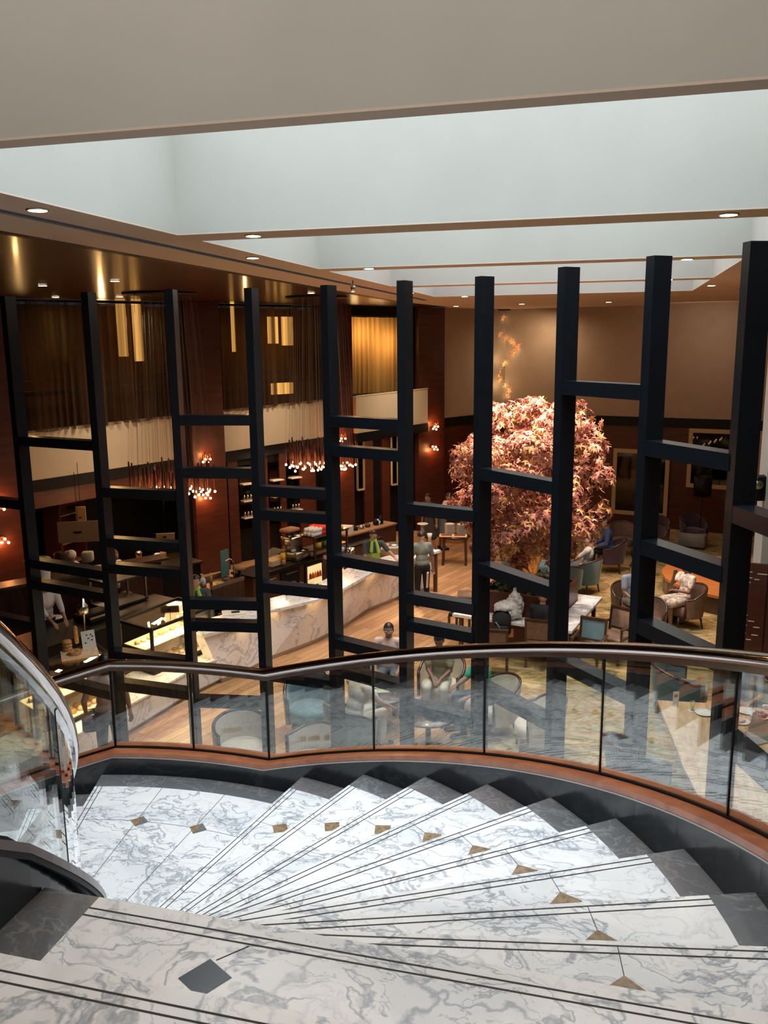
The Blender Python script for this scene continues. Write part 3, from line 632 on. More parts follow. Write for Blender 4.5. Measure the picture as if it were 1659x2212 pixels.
def zpx(px, py, ref):
    lo, hi = -1.0, 7.0
    for _ in range(40):
        mid = (lo + hi) / 2; X = Vector((ref[0], ref[1], mid - CZ)); sy_ = 1106 - F_PX * X.dot(CU) / X.dot(CF)
        if sy_ > py: lo = mid
        else: hi = mid
    return lo
def on_lw(px, py, off=0):
    d = CR * ((px - 829.5) / F_PX) - CU * ((py - 1106) / F_PX) + CF; tt = (LN.dot(L0) + off) / (LN.x * d.x + LN.y * d.y); X = Vector((0, 0, CZ)) + d * tt
    return (Vector((X.x, X.y)) - L0).dot(LU), X.z
chandelier(345, 633, zpx(372, 1068, at(345, 633, CE)), .92, 64, 'nearer hanging chandelier of copper tubes on long wires before the brown curtain')
chandelier(683, 641, zpx(690, 1010, at(683, 641, CE)), .86, 66, 'farther hanging chandelier of copper tubes with a dense ring of bulbs')
def sconce(t, z, label, off=.12, up=True):
    x, y = lw(t, off); s = Th('wall_sconce', label, 'wall lamp', (x, y, z), math.atan2(LU.y, LU.x), 'column sconces')
    MB().box(0, -.015, -.05, .10, .03, .10).build('wall_plate', M['copper'], s)
    for k, dx in enumerate((-.10, -.035, .03, .10)):
        dz = (.0, .06, -.03, .05)[k] if up else (.05, -.04, .03, -.06)[k]
        MB().tube([(0, -.02, 0), (dx, -.10, dz)], .006, 5).tube([(dx, -.10, dz), (dx, -.10, dz + (.16 if up else .05))], .012, 6).build('arm', M['copper'], s)
        MB().ball((dx, -.10, dz - .02), .028, seg=8, rings=6).build('bulb', M['bulb'], s)
    light('POINT', (*lw(t, off + .13), z + (.12 if up else -.12)), 11, (1, .33, .09), .04)
for pu, pl, lab in (((445, 995), (445, 1070), 'the column by the sink counter'), ((738, 950), (738, 1008), 'the column between the bars'), ((939, 924), (938, 966), 'the far column'), ((4, 1095), (6, 1165), 'the column at the left edge')):
    t, z = on_lw(*pu, .24); sconce(t, z, 'upper cluster sconce of small bulbs glowing orange on ' + lab, .18)
    t, z = on_lw(*pl, .24); sconce(t, z, 'lower cluster sconce of small bulbs glowing orange on ' + lab, .18, up=False)
# chain of gilded leaf lights
lx, ly = at(1075, 668, CE); LP = Th('leaf_pendant', 'winding chain of glowing gilded leaves hanging from the far ceiling', 'pendant light', (lx, ly, CE - 3.5))
MB().box(-.1, 0, 3.46, 1.0, .25, .03).build('ceiling_plate', M['black'], LP)
LPX = [(a + 7, b) for a, b in [(1080, 686), (1066, 690), (1063, 702), (1060, 712), (1062, 718), (1072, 722), (1086, 730), (1098, 736), (1104, 742), (1112, 747), (1108, 754), (1103, 758), (1099, 766), (1085, 783), (1080, 788), (1072, 795), (1069, 802), (1068, 812), (1073, 820), (1086, 832), (1093, 843), (1089, 855)]]
for k, (px, py) in enumerate(LPX):
    d = CR * ((px - 829.5) / F_PX) - CU * ((py - 1106) / F_PX) + CF; tt = (ly + .1 * math.sin(k)) / d.y; p = Vector((0, 0, CZ)) + d * tt
    mb = MB(); n = 7; a0 = k * 1.3; q = Vector((p.x - lx, p.y - ly, p.z - (CE - 3.5)))
    vs = [q + Vector((0, 0, .03))]; 
    for i in range(10):
        r = .115 if i % 2 == 0 else .045; aa = a0 + i * math.pi / 5; vs.append(q + Vector((r * math.cos(aa), r * .25 * math.sin(aa), r * math.sin(aa + .4))))
    fs = [[0, 1 + i, 1 + (i + 1) % 10] for i in range(10)]
    back = [v + Vector((0, .012, -.01)) for v in vs]; mb.add(vs + back, fs + [[11 + a for a in f][::-1] for f in fs] + [[1 + i, 12 + i, 12 + (i + 1) % 10, 1 + (i + 1) % 10] for i in range(10)])
    lf = mb.build('gilded_leaf', M['goldleaf'], LP)
    b2 = MB().ball(q + Vector((0, .04, -.03)), .02, seg=6, rings=4).build('bulb', M['lamp'], LP); b2.parent = lf
light('POINT', (lx, ly - .15, CE - 1.6), 14, WARM, .3); light('POINT', (lx, ly - .15, CE - 2.4), 18, WARM, .3)

# ================================================================== FURNITURE
def tub_chair(label, x, y, rz, m, rim=None, group=None, s=1.0, back=.82, arm=.62):
    rim = rim or M['darkwood']; t = Th('tub_armchair', label, 'armchair', (x, y, 0), rz, group)
    n = 26; A = [R(25 - 230 * i / n) for i in range(n + 1)]; vs = []; fs = []; top = []
    for a in A:
        k = max(0, math.cos(a + math.pi / 2)); h = arm + (back - arm) * k ** .8; lean = .05 * k
        for rr, z in ((.30 * s, .24), (.36 * s, .24), ((.385 + lean) * s, h), ((.325 + lean) * s, h)): vs.append((rr * math.cos(a), rr * .98 * math.sin(a), z))
        top.append(((.355 + lean) * s * math.cos(a), (.355 + lean) * s * .98 * math.sin(a), h + .01))
    for i in range(n):
        for k in range(4): fs.append([i * 4 + k, i * 4 + (k + 1) % 4, i * 4 + 4 + (k + 1) % 4, i * 4 + 4 + k])
    fs += [[0, 1, 2, 3], [n * 4 + k for k in range(4)]]
    MB().add(vs, fs, 0, True).build('backrest', m, t, smooth=False)
    A0, A1 = A[0], A[-1]
    for a in (A0, A1): top_p = (.355 * s * math.cos(a), .35 * s * math.sin(a)); 
    MB().tube([(top[0][0], top[0][1], .26)] + top + [(top[-1][0], top[-1][1], .26)], .026 * s, 8).build('wooden_rim', rim, t)
    MB().lathe([(.001, .26), (.30 * s, .26), (.315 * s, .30), (.315 * s, .42), (.29 * s, .46), (.001, .47)], seg=24).build('seat', m, t)
    for sx, sy in ((-1, -1), (1, -1), (-1, 1), (1, 1)):
        MB().tube([(sx * .22 * s, sy * .22 * s, .27), (sx * .26 * s, sy * .26 * s, 0)], [.028, .016], 6).build('leg', rim, t)
    return t
def dining_chair(label, x, y, rz, m, arms=True, group=None):
    t = Th('dining_chair', label, 'chair', (x, y, 0), rz, group); w = M['darkwood']
    MB().box(0, 0, .42, .48, .46, .07, 0, 0, .02).build('seat', m, t)
    f = MB()
    for sx in (-1, 1): f.bar((sx * .22, -.22, .42), (sx * .22, -.30, .92), .04)
    f.bar((-.24, -.30, .92), (.24, -.30, .92), .045).bar((-.22, -.24, .55), (.22, -.24, .55), .04); f.build('back_frame', w, t)
    MB().add([(-.2, -.235, .56), (.2, -.235, .56), (.2, -.285, .89), (-.2, -.285, .89), (-.2, -.265, .56), (.2, -.265, .56), (.2, -.315, .89), (-.2, -.315, .89)], [[0, 1, 2, 3], [7, 6, 5, 4], [0, 4, 5, 1], [3, 2, 6, 7], [0, 3, 7, 4], [1, 5, 6, 2]]).build('back_panel', m, t)
    for sx in (-1, 1):
        for sy in (-1, 1): MB().bar((sx * .22, sy * .21, 0), (sx * .22, sy * .21, .43), .042).build('leg', w, t)
        if arms: MB().bar((sx * .25, -.26, .66), (sx * .25, .18, .66), .05, .03).bar((sx * .25, .17, .42), (sx * .25, .17, .66), .035).build('armrest', w, t)
    return t
def round_table(label, x, y, r=.42, h=.55, m=None, group=None):
    t = Th('round_table', label, 'table', (x, y, 0), 0, group)
    MB().lathe([(.001, h - .03), (r, h - .03), (r + .01, h - .015), (r, h), (.001, h)], seg=32).build('tabletop', m or M['darkwood'], t)
    MB().lathe([(.2, 0), (.21, .02), (.04, .06), (.035, h - .03)], seg=16).build('pedestal', M['darkwood'], t); return t
def cup(x, y, z, label, m=None, group=None, r=.042, h=.065):
    t = Th('cup', label, 'cup', (x, y, z), 0, group)
    MB().lathe([(r * .6, 0), (r * .9, h * .5), (r, h), (r * .9, h), (r * .55, .006), (.001, .006)], seg=12).build('bowl', m or M['white'], t)
    MB().tube([(r * .9, 0, h * .75), (r * 1.5, 0, h * .6), (r * 1.4, 0, h * .3), (r * .8, 0, h * .25)], .006, 5).build('handle', m or M['white'], t); return t
def plate(x, y, z, label, r=.12, group=None, m=None):
    o = MB().lathe([(.001, 0), (r * .6, 0), (r, .018), (r * .97, .022), (r * .6, .006), (.001, .006)], x, y, z, 24).build('plate', m or M['white']); return tag(o, label, 'plate', group)
def glassware(x, y, z, label, liquid=None, h=.13, r=.034, group=None):
    t = Th('drinking_glass', label, 'glass', (x, y, z), 0, group)
    MB().lathe([(r * .85, 0), (r, h), (r * .92, h), (r * .78, .008), (.001, .008)], seg=14).build('vessel', M['caseglass'], t)
    if liquid: MB().lathe([(.001, .01), (r * .76, .01), (r * .82, h * .55), (.001, h * .55)], seg=12).build('drink', liquid, t)
    return t

# ================================================================== PEOPLE
def skinned(name, mb, voxel, m, parent, it=3):
    o = mb.build(name, m, parent); o.data.materials.clear(); o.data.materials.append(m)
    md = o.modifiers.new('r', 'REMESH'); md.mode = 'VOXEL'; md.voxel_size = voxel; md.use_smooth_shade = True
    s = o.modifiers.new('s', 'SMOOTH'); s.iterations = it; s.factor = .5
    bpy.context.view_layer.update(); dg = bpy.context.evaluated_depsgraph_get(); me = bpy.data.meshes.new_from_object(o.evaluated_get(dg))
    o.modifiers.clear(); o.data = me
    if not me.materials: me.materials.append(m)
    return o
def ik(S, T, a, b, pole):
    d = T - S; L = min(d.length, (a + b) * .995); dn = d.normalized(); T2 = S + dn * L
    x = (a * a - b * b + L * L) / (2 * L); h = math.sqrt(max(a * a - x * x, 0)); p = (pole - dn * pole.dot(dn)).normalized()
    return S + dn * x + p * h, T2
def person(label, x, y, z, rz, sit=False, seat=.47, lean=4, tl=None, tr=None, hy=0, hp=0, shirt='shirt_grey', sleeve=.55, legs='black_cloth', skin='skin', hair='hair', shoe='black_cloth', hat=None, apron=None, glasses=False, k=1.0, skirt=None, crossed=False, longhair=False, vox=.0105, scarf=None, group=None):
    P = Th('person', label, 'person', (x, y, z), rz, group); sk = M[skin]
    V = Vector; h0 = (seat + .10) if sit else .93 * k
    ln = R(lean); up = V((0, math.sin(ln), math.cos(ln)))
    pel = V((0, 0, h0)); wai = pel + up * .17 * k; che = pel + up * .36 * k; nec = pel + up * .52 * k; fw = V((0, math.cos(ln), -math.sin(ln)))
    hm = Matrix.Rotation(R(hy), 3, 'Z') @ Matrix.Rotation(-R(hp), 3, 'X'); hc = nec + V((0, .015, .145 * k)) + hm @ V((0, .02, 0))
    sh = {s: che + V((s * .185 * k, 0, 0)) + up * .10 * k for s in (-1, 1)}
    tg = {-1: V(tl) if tl else (V((-.18, .36, h0 + .10)) if sit else V((-.27, .05, h0 - .08))), 1: V(tr) if tr else (V((.18, .36, h0 + .10)) if sit else V((.27, .05, h0 - .08)))}
    el = {}; wr = {}
    for s in (-1, 1): el[s], wr[s] = ik(sh[s], tg[s], .29 * k, .25 * k, V((s * .5, -.6, -.7)))
    leg = {}
    for s in (-1, 1):
        hip = pel + V((s * .09, 0, -.03))
        if sit:
            kn = V((s * .13, .44, seat + .08)); an = V((s * .13, .42, .09)); toe = V((s * .14, .56, .04))
            if crossed and s == 1: kn = V((-.02, .46, seat + .19)); an = V((-.16, .62, .30)); toe = V((-.2, .74, .26))
        else: kn = V((s * .10, .02, .50 * k)); an = V((s * .11, -.02, .09)); toe = V((s * .12, .12, .035))
        leg[s] = (hip, kn, an, toe)
    b = MB()
    b.ball(pel, .155 * k, .105, .12); b.ball(wai, .13 * k, .095, .14); b.ball(che, .16 * k, .105, .17); b.cap(sh[-1] * .9 + sh[1] * .1, .06, sh[1] * .9 + sh[-1] * .1, .06)
    b.cap(che + up * .08, .07, nec + up * .06, .052)
    b.ball(hc, .074, .092, .108, 16, 12, mtx=hm); b.ball(hc + hm @ V((0, .028, -.062)), .05, .056, .05, mtx=hm)
    b.cap(hc + hm @ V((0, .088, .012)), .010, hc + hm @ V((0, .106, -.022)), .015)
    for s in (-1, 1): b.ball(hc + hm @ V((s * .076, -.005, -.005)), .014, .02, .032, mtx=hm)
    for s in (-1, 1):
        b.cap(sh[s], .052, el[s], .040); b.cap(el[s], .040, wr[s], .027)
        d = (wr[s] - el[s]).normalized(); lat = d.cross(V((0, 0, 1)));
        if lat.length < .1: lat = d.cross(V((0, 1, 0)))
        lat.normalize(); nn = lat.cross(d).normalized() * (-1 if lat.cross(d).z > 0 else 1); w = wr[s]
        for j in (-1, 0, 1): b.cap(w + lat * j * .014, .018, w + d * .085 + lat * j * .022, .016)
        for j in range(4):
            ba = w + d * .085 + lat * (j - 1.5) * .021; L = (.034, .04, .038, .03)[j]; p1 = ba + (d * .9 + nn * .35).normalized() * L; p2 = p1 + (d * .5 + nn * .8).normalized() * L * .85
            b.cap(ba, .0105, p1, .0095, 6); b.cap(p1, .0095, p2, .008, 6)
        inn = -1 if (lat * -s).x * 1 > 0 else 1; th = w + d * .03 + lat * (-s) * .03 * (1 if lat.x > 0 else -1); t2 = th + (d * .75 + lat * (-s) * (1 if lat.x > 0 else -1) * .6).normalized() * .045
        b.cap(w + d * .015, .016, th, .013, 6); b.cap(th, .012, t2, .0095, 6)
        hip, kn, an, toe = leg[s]; b.cap(hip, .085, kn, .058); b.cap(kn, .056, an, .038); b.cap(an, .038, toe, .03)
    skinned('body', b, vox, sk, P)
    c = MB(); c.ball(pel + up * .06, .165 * k, .118, .12); c.ball(wai, .148 * k, .115, .15); c.ball(che, .178 * k, .125, .175); c.cap(sh[-1] * .92 + sh[1] * .08, .068, sh[1] * .92 + sh[-1] * .08, .068); c.cap(che + up * .1, .085, nec + up * .0, .062)
    for s in (-1, 1):
        f = sleeve
        if f <= 1: c.cap(sh[s], .066, sh[s].lerp(el[s], f), .058)
        else: c.cap(sh[s], .066, el[s], .054); c.cap(el[s], .053, el[s].lerp(wr[s], f - 1), .042)
    skinned('shirt', c, .014, M[shirt], P, 4)
    q = MB()
    if skirt:
        if sit: q.ball(pel + V((0, .1, -.02)), .19, .22, .11); q.cap(pel + V((-.1, .1, 0)), .1, leg[-1][1], .1); q.cap(pel + V((.1, .1, 0)), .1, leg[1][1], .1)
        else: q.ball(pel, .175, .13, .13); [q.cap(pel + V((s * .06, 0, 0)), .12, V((s * .09, 0, .45)), .13) for s in (-1, 0, 1)]
        skinned('skirt', q, .016, M[skirt], P, 4)
    else:
        q.ball(pel + V((0, 0, -.01)), .168 * k, .12, .115)
        for s in (-1, 1): hip, kn, an, toe = leg[s]; q.cap(hip, .098, kn, .072); q.cap(kn, .07, an + V((0, 0, .02)), .056)
        skinned('trousers', q, .014, M[legs], P, 4)
    for s in (-1, 1):
        hip, kn, an, toe = leg[s]; MB().cap(an + V((0, -.02, -.035)), .045, toe + V((0, .03, 0)), .038).build('shoe', M[shoe], P)
        MB().ball(hc + hm @ V((s * .03, .083, .018)), .011, .006, .007, 8, 6, mtx=hm).build('eye', M['black'], P)
    MB().ball(hc + hm @ V((0, .083, -.048)), .024, .008, .006, 8, 6, mtx=hm).build('mouth', M['foodpink'] if 0 else mouthm, P)
    if hair:
        hb = MB(); hb.ball(hc + hm @ V((0, -.014, .022)), .083, .095, .104, 18, 12, mtx=hm); inv = hm.inverted(); keep = []
        for f, mi, s_ in zip(hb.f, hb.m, hb.sm):
            cc = sum((V(hb.v[i]) for i in f), V()) / len(f); l = inv @ (cc - hc)
            if not (l.y > .02 and l.z < .07) and l.z > (-.1 if longhair else -.055 - l.y * .3 + .03): keep.append((f, mi, s_))
        hb.f, hb.m, hb.sm = [a[0] for a in keep], [a[1] for a in keep], [a[2] for a in keep]
        if longhair: hb.ball(hc + hm @ V((0, -.06, -.06)), .08, .05, .12, mtx=hm)
        hb.build('hair', M[hair], P)
    if glasses:
        g = MB()
        for s in (-1, 1): g.tube([hc + hm @ V((s * .034 + .024 * math.cos(a), .104, .014 + .016 * math.sin(a))) for a in [i * math.pi / 5 for i in range(10)]], .003, 4, closed=True); g.tube([hc + hm @ V((s * .058, .10, .018)), hc + hm @ V((s * .078, .0, .015))], .0025, 4)
        g.tube([hc + hm @ V((-.01, .106, .016)), hc + hm @ V((.01, .106, .016))], .003, 4); g.build('glasses', M['chrome'], P)
    if hat == 'tall': MB().lathe([(.088, .03), (.09, .10), (.082, .11), (.10, .24), (.09, .27), (.001, .28)], hc.x, hc.y, hc.z, 18).build('chef_hat', M['whitecloth'], P)
    if hat == 'cap': MB().ball(hc + V((0, -.012, .035)), .096, .108, .10, 16, 10).build('cap', M['whitecloth'], P)
    if apron:
        a = MB(); vs = []; nz = 7
        for i in range(9):
            an_ = R(-62 + 124 * i / 8)
            for j in range(nz): zz = (.42 if not sit else h0) + ((h0 + (.32 if apron[1] else .04)) - (.42 if not sit else h0)) * j / (nz - 1); vs.append((.20 * math.sin(an_) * (1 if zz < h0 + .1 else .8), .155 * math.cos(an_), zz))
        fs = [[i * nz + j, i * nz + j + 1, (i + 1) * nz + j + 1, (i + 1) * nz + j] for i in range(8) for j in range(nz - 1)]
        bk = [(p[0] * .95, p[1] * .95, p[2]) for p in vs]; n_ = len(vs); a.add(vs + bk, fs + [[q_ + n_ for q_ in f][::-1] for f in fs], 0, True); a.build('apron', M[apron[0]], P)
    if scarf:
        MB().lathe([(.075, -.02), (.085, .01), (.07, .04)], nec.x, nec.y, nec.z, 14).cap(nec + V((-.05, .10, -.02)), .03, nec + V((-.09, .135, -.22)), .045).cap(nec + V((.05, .10, -.02)), .03, nec + V((.07, .135, -.2)), .04).build('scarf', M[scarf], P)
    return P
mouthm = mat('lips', (.30, .10, .08), .5)
def face_to(px, py, tx, ty): return math.atan2(ty - py, tx - px) - math.pi / 2

# waiter and staff
person('waiter in grey shirt and black trousers standing with his back turned at the bar end', -3.87, 17.86, 0, R(28), lean=5, hy=35, hp=22, shirt='shirt_grey', sleeve=.75, legs='black_cloth', tl=(-.24, .14, .80), tr=(.26, .02, .80), k=.98)
tag(MB().bar((-3.72, 17.68, .48), (-3.70, 17.66, .82), .09, .03).build('towel', M['whitecloth']), "white towel hanging from the waiter's waist", 'towel')
bx, by = at(805, 1175, 1.35)
person('bartender in green edged apron reaching across behind the marble counter', bx, by, 0, R(205), lean=10, hp=25, hy=-20, tl=(-.42, .42, 1.12), tr=(.12, .40, 1.02), shirt='shirt_dark', sleeve=.7, apron=('lime', True), scarf='lime')
bx, by = at(424, 1262, 1.52)
person('bartender with glasses and lime scarf behind the sink counter', bx, by, 0, R(200), hp=10, shirt='shirt_dark', sleeve=1.9, glasses=True, scarf='lime')
bx, by = at(92, 1300, 1.32)
person('chef in white jacket and tall hat reaching over the kitchen worktop', bx, by, 0, R(-115), lean=14, hp=25, tl=(-.1, .55, 1.05), tr=(.12, .55, 1.05), shirt='whitecloth', sleeve=1.35, hat='tall', apron=('black_cloth', False), k=1.06)
bx, by = at(168, 1195, 1.55)
person('cook with round white cap bending behind the upper kitchen shelf', bx, by, 0, R(160), lean=16, hp=30, shirt='whitecloth', sleeve=.8, hat='cap', k=.97)
bx, by = at(236, 1192, 1.6)
person('cook in white partly hidden by the second post at the back of the kitchen', bx, by, 0, R(-100), lean=10, hp=15, shirt='whitecloth', sleeve=.8, k=.97)
bx, by = at(930, 1190, 0)
person('server in charcoal uniform standing behind the plate table', bx, by, 0, R(150), lean=8, hp=20, shirt='shirt_dark', sleeve=.8, skirt='shirt_dark', longhair=True, k=.96)
bx, by = at(954, 1187, 0)
person('server with white sleeves stretching an arm over the stacked plates', bx, by, 0, R(-60), lean=22, hp=25, tr=(.1, .62, 1.02), tl=(-.15, .45, .95), shirt='whitecloth', sleeve=1.8, skirt='shirt_grey', k=.96)
# seated guests
tub_chair('teal tub armchair under the man in glasses', -3.30, 12.75, R(178), M['teal'])
person('man with glasses in a striped pink shirt sitting at the small round table', -3.30, 12.72, 0, R(188), sit=True, hp=12, shirt='pinkcloth', skin='skin_dark', sleeve=.6, legs='trouser_grey', glasses=True)
tub_chair('cream tub armchair under the man in the khaki shirt', -2.42, 12.55, R(172), M['cream'])
person('man in a khaki shirt with folded hands sitting behind the round table with cups', -2.42, 12.50, 0, R(180), sit=True, hp=35, lean=8, tl=(-.06, .34, .66), tr=(.04, .34, .66), shirt='khaki', skin='skin_dark', legs='trouser_light', sleeve=.7)
tub_chair('cream tub armchair under the person in green', -1.52, 11.95, R(125), M['cream'])
person('person in a bright green shirt leaning an arm onto the next seat', -1.62, 12.0, 0, R(120), sit=True, lean=12, tr=(.0, .50, .76), tl=(-.30, .40, .70), shirt='green', sleeve=.8, skin='skin_dark', legs='trouser_grey')
bx, by = at(762, 1560, .5)
tub_chair('pale teal tub armchair under the man in the beige shirt, back to the stairs', bx, by, R(-30), M['teal'])
person('man in a beige shirt seen from behind at the small round table', bx, by + .02, 0, R(-35), sit=True, lean=14, hp=25, tl=(-.1, .5, .68), tr=(.2, .5, .66), shirt='beigecloth', sleeve=.75, legs='trouser_light')
bx, by = at(668, 1520, .5)
tub_chair('empty teal tub armchair left of the man in beige', bx, by, R(-160), M['teal'], back=.9)
bx, by = at(522, 1590, .6)
tub_chair('cream tub armchair farthest left, behind the glass railing', bx, by, R(-148), M['cream'], back=.80, arm=.7)
bx, by = at(668, 1618, .6)
tub_chair('cream tub armchair just right of the farthest left one', bx, by, R(140), M['cream'], back=.80, arm=.7)
bx, by = at(1160, 1540, .6)
tub_chair('cream tub armchair seen between the sixth and seventh posts through the glass', bx, by, R(100), M['cream'])
t1 = at(818, 1495, .55); round_table('small round dark table between the men in beige and in glasses', t1[0], t1[1], .44)
t2 = at(925, 1540, .55); round_table('small round dark table in front of the man in khaki', t2[0], t2[1], .44)
for i, (dx, dy) in enumerate(((-.2, .1), (-.05, -.1), (.12, .12))): cup(t1[0] + dx, t1[1] + dy, .55, 'white cup on the table of the man in glasses', group='cups on the first round table')
plate(t1[0] - .05, t1[1] + .18, .55, 'white plate on the table between the men in beige and in glasses', .10)
tag(MB().box(t1[0] + .05, t1[1] + .02, .55, .20, .14, .02, .4).build('folded_menu', M['khaki']), 'folded menu on the small round table between two men', 'menu')
glassware(t1[0] + .26, t1[1] - .02, .55, 'clear drinking glass at the right of the first small round table')
cup(t2[0] - .02, t2[1] + .12, .563, 'white cup on a saucer in front of the man in khaki', r=.05); plate(t2[0] - .02, t2[1] + .12, .55, 'saucer under the cup in front of the man in khaki', .085)
plate(t2[0] - .2, t2[1] - .0, .55, 'white plate left on the table in front of the man in khaki', .11); cup(t2[0] - .23, t2[1] + .22, .55, 'tall white cup at the far left of the khaki man table', r=.04, h=.1)
tag(MB().box(t2[0] + .2, t2[1] + .05, .55, .2, .15, .006, .7).build('napkin', M['whitecloth']), 'white napkin beside the cup of the man in khaki', 'napkin')
tag(MB().ball((t2[0] + .12, t2[1] - .16, .60), .14, .09, .05).build('pouch', M['tan']), 'brown pouch on the near edge of the second round table', 'pouch')
glassware(t2[0] - .1, t2[1] - .05, .55, 'clear drinking glass beside the plate of the man in khaki')
tag(MB().ball((-1.72, 11.35, .62), .13, .1, .16).cap((-1.76, 11.35, .74), .03, (-1.68, 11.35, .74), .03).build('handbag', M['pinkcloth']), 'pinkish bag standing beside the person in green', 'bag')
round_table('low side table carrying the pinkish bag', -1.72, 11.35, .22, .47)
# live edge table
a = [(.80, 11.94), (.90, 11.0), (1.01, 9.96), (1.12, 9.3), (1.18, 8.5), (2.35, 8.6), (2.45, 10.2), (2.62, 11.6), (2.5, 11.98), (1.5, 12.0)]
t = Th('live_edge_table', 'long pale live edge wooden table at the lower right behind the glass railing', 'table', (1.6, 10.3, 0))
MB().prism(a, .70, .75).build('tabletop', M['liveedge'], t, True)
for yy in (11.4, 9.2): MB().prism([(1.25, yy - .04), (2.15, yy - .04), (2.15, yy + .04), (1.25, yy + .04)], 0, .70).build('leg', M['darkwood'], t, True)
bx, by = at(1478, 1490, .55); tub_chair('teal tub armchair at the far end of the live edge table', bx - .0, by + .35, R(-75), M['teal'], s=1.2)
bx, by = at(1385, 1630, .6); tub_chair('teal tub armchair with dimming painted in, at the left side of the live edge table', bx, by, R(-60), M['teal_dimmed'], s=1.15)
bx, by = at(1612, 1500, .75); by += .1
tub_chair('teal tub armchair under the man in the pale blue shirt', bx, by + .05, R(165), M['teal'], s=1.15)
person('man with glasses in a pale blue T-shirt sitting at the live edge table', bx, by, 0, R(165), sit=True, hp=22, lean=3, shirt='bluecloth', sleeve=.7, glasses=True, legs='trouser_grey', tl=(-.12, .34, .74), tr=(.02, .36, .74), vox=.009)
ZT = .752
def tp(px, py): return at(px, py, ZT)
x, y = tp(1459, 1525); m_ = Th('menu_stand', 'small upright clear stand with a printed drinks card on the live edge table', 'menu stand', (x, y, ZT), R(20))
MB().box(0, 0, 0, .09, .06, .012).build('base', M['caseglass'], m_); MB().box(0, 0, .012, .085, .004, .2).build('card', M['paper'], m_); MB().ball((0, -.003, .15), .03, .003, .025).build('printed_picture', M['kraft'], m_)
x, y = tp(1495, 1535); glassware(x, y, ZT + .006, 'glass of amber tea on a coaster on the live edge table', M['amber']); tag(MB().lathe([(.05, 0), (.05, .006), (.001, .006)], x, y, ZT).build('coaster', M['white']), 'white coaster under the amber tea', 'coaster')
x, y = tp(1514, 1541); plate(x + .04, y, ZT, 'white plate half hidden by a post on the live edge table', .12)
x, y = tp(1600, 1560); plate(x, y, ZT, 'cream plate with a napkin left of the laptop', .12); tag(MB().box(x, y, ZT + .02, .1, .08, .02, .6).build('napkin', M['beigecloth']), 'folded napkin on the cream plate left of the laptop', 'napkin')
x, y = tp(1612, 1538); plate(x, y, ZT, 'empty white plate in front of the man in pale blue', .12)
x, y = tp(1642, 1548); plate(x, y, ZT, 'white plate of glazed meat behind the laptop', .13)
for i in range(6):
    tag(MB().ball((x + .06 * math.cos(i * 1.05), y + .06 * math.sin(i * 1.05), ZT + .035), .035, .028, .024).build('meat_piece', M['meat']), 'dark glazed meat piece on the plate behind the laptop', 'food', 'meat pieces')
x, y = tp(1655, 1530); t = Th('dip_bowl', 'small white bowl of red dip at the right frame edge', 'bowl', (x, y, ZT)); MB().lathe([(.03, 0), (.055, .035), (.05, .035), (.001, .012)], seg=16).build('bowl', M['white'], t); MB().lathe([(.001, .025), (.045, .026), (.001, .027)], seg=16).build('dip', M['red'], t)
x, y = tp(1628, 1592); lt = Th('laptop', 'open silver laptop seen from behind on the live edge table', 'laptop', (x + .05, y, ZT), R(-52))
MB().box(0, -.12, 0, .34, .24, .015).build('keyboard_base', M['silver'], lt); MB().bar((0, 0, .01), (0, .07, .23), .34, .008, up=(0, 1, 0)).build('screen_lid', M['silver'], lt)
x, y = tp(1622, 1601); tag(MB().box(x - .08, y - .18, ZT, .36, .12, .02, R(-40)).build('black_case', M['black']), 'slim black case lying beside the laptop', 'case')
# woman walking past the counter
bx, by = at(228, 1462, 1.42)
person('woman in a beige pink top with a black handbag walking past the display counter', bx, by, 0, R(35), lean=3, hy=10, shirt='pinkcloth', sleeve=.45, legs='trouser_grey', tl=(-.28, .06, .92), tr=(.30, .05, .78), longhair=True)
hb = Th('handbag', "small black handbag carried at the walking woman's left side", 'bag', (bx - .30, by + .02, .60), R(35)); MB().box(0, 0, 0, .22, .10, .22, 0, 0, .03).build('bag_body', M['black_cloth'], hb); MB().tube([(-.07, 0, .2), (-.05, 0, .32), (.05, 0, .32), (.07, 0, .2)], .008, 5).build('handle', M['black_cloth'], hb)

# ------------------------------------------------------------------ tree, planter, marble table
TC = Vector((-1.36, 16.0)); TA = R(-12.5)
u = Vector((math.cos(TA), math.sin(TA))); v = Vector((-u.y, u.x))
def tl_(a, b): p = TC + u * a + v * b; return (p.x, p.y)
t = Th('square_marble_table', 'square white marble table built around the maple tree planter', 'table', (TC.x, TC.y, 0), TA)
tb = MB()
for a, b, sx, sy in ((0, -.94, 2.26, .38), (0, .94, 2.26, .38), (-.94, 0, .38, 1.50), (.94, 0, .38, 1.50)): tb.box(a, b, .70, sx, sy, .05)
tb.build('tabletop', M['marble_top'], t)
for a in (-1, 1):
    for b in (-1, 1): MB().bar((a * 1.0, b * 1.0, 0), (a * 1.0, b * 1.0, .7), .07).build('leg', M['darkwood'], t)
p = Th('planter_box', 'dark red wooden planter box with a small grey vent, holding the maple tree', 'planter', (TC.x, TC.y, 0), TA)
pb = MB()
for a, b, sx, sy in ((0, -.70, 1.48, .08), (0, .70, 1.48, .08), (-.70, 0, .08, 1.32), (.70, 0, .08, 1.32)): pb.box(a, b, 0, sx, sy, 1.16)
pb.build('box_walls', M['redwood'], p); MB().box(0, 0, .9, 1.32, 1.32, .12).build('soil', M['soil'], p); MB().box(.745, -.25, .86, .01, .34, .14).build('vent', M['steel2'], p)
g = MB(); rnd = random.Random(3)
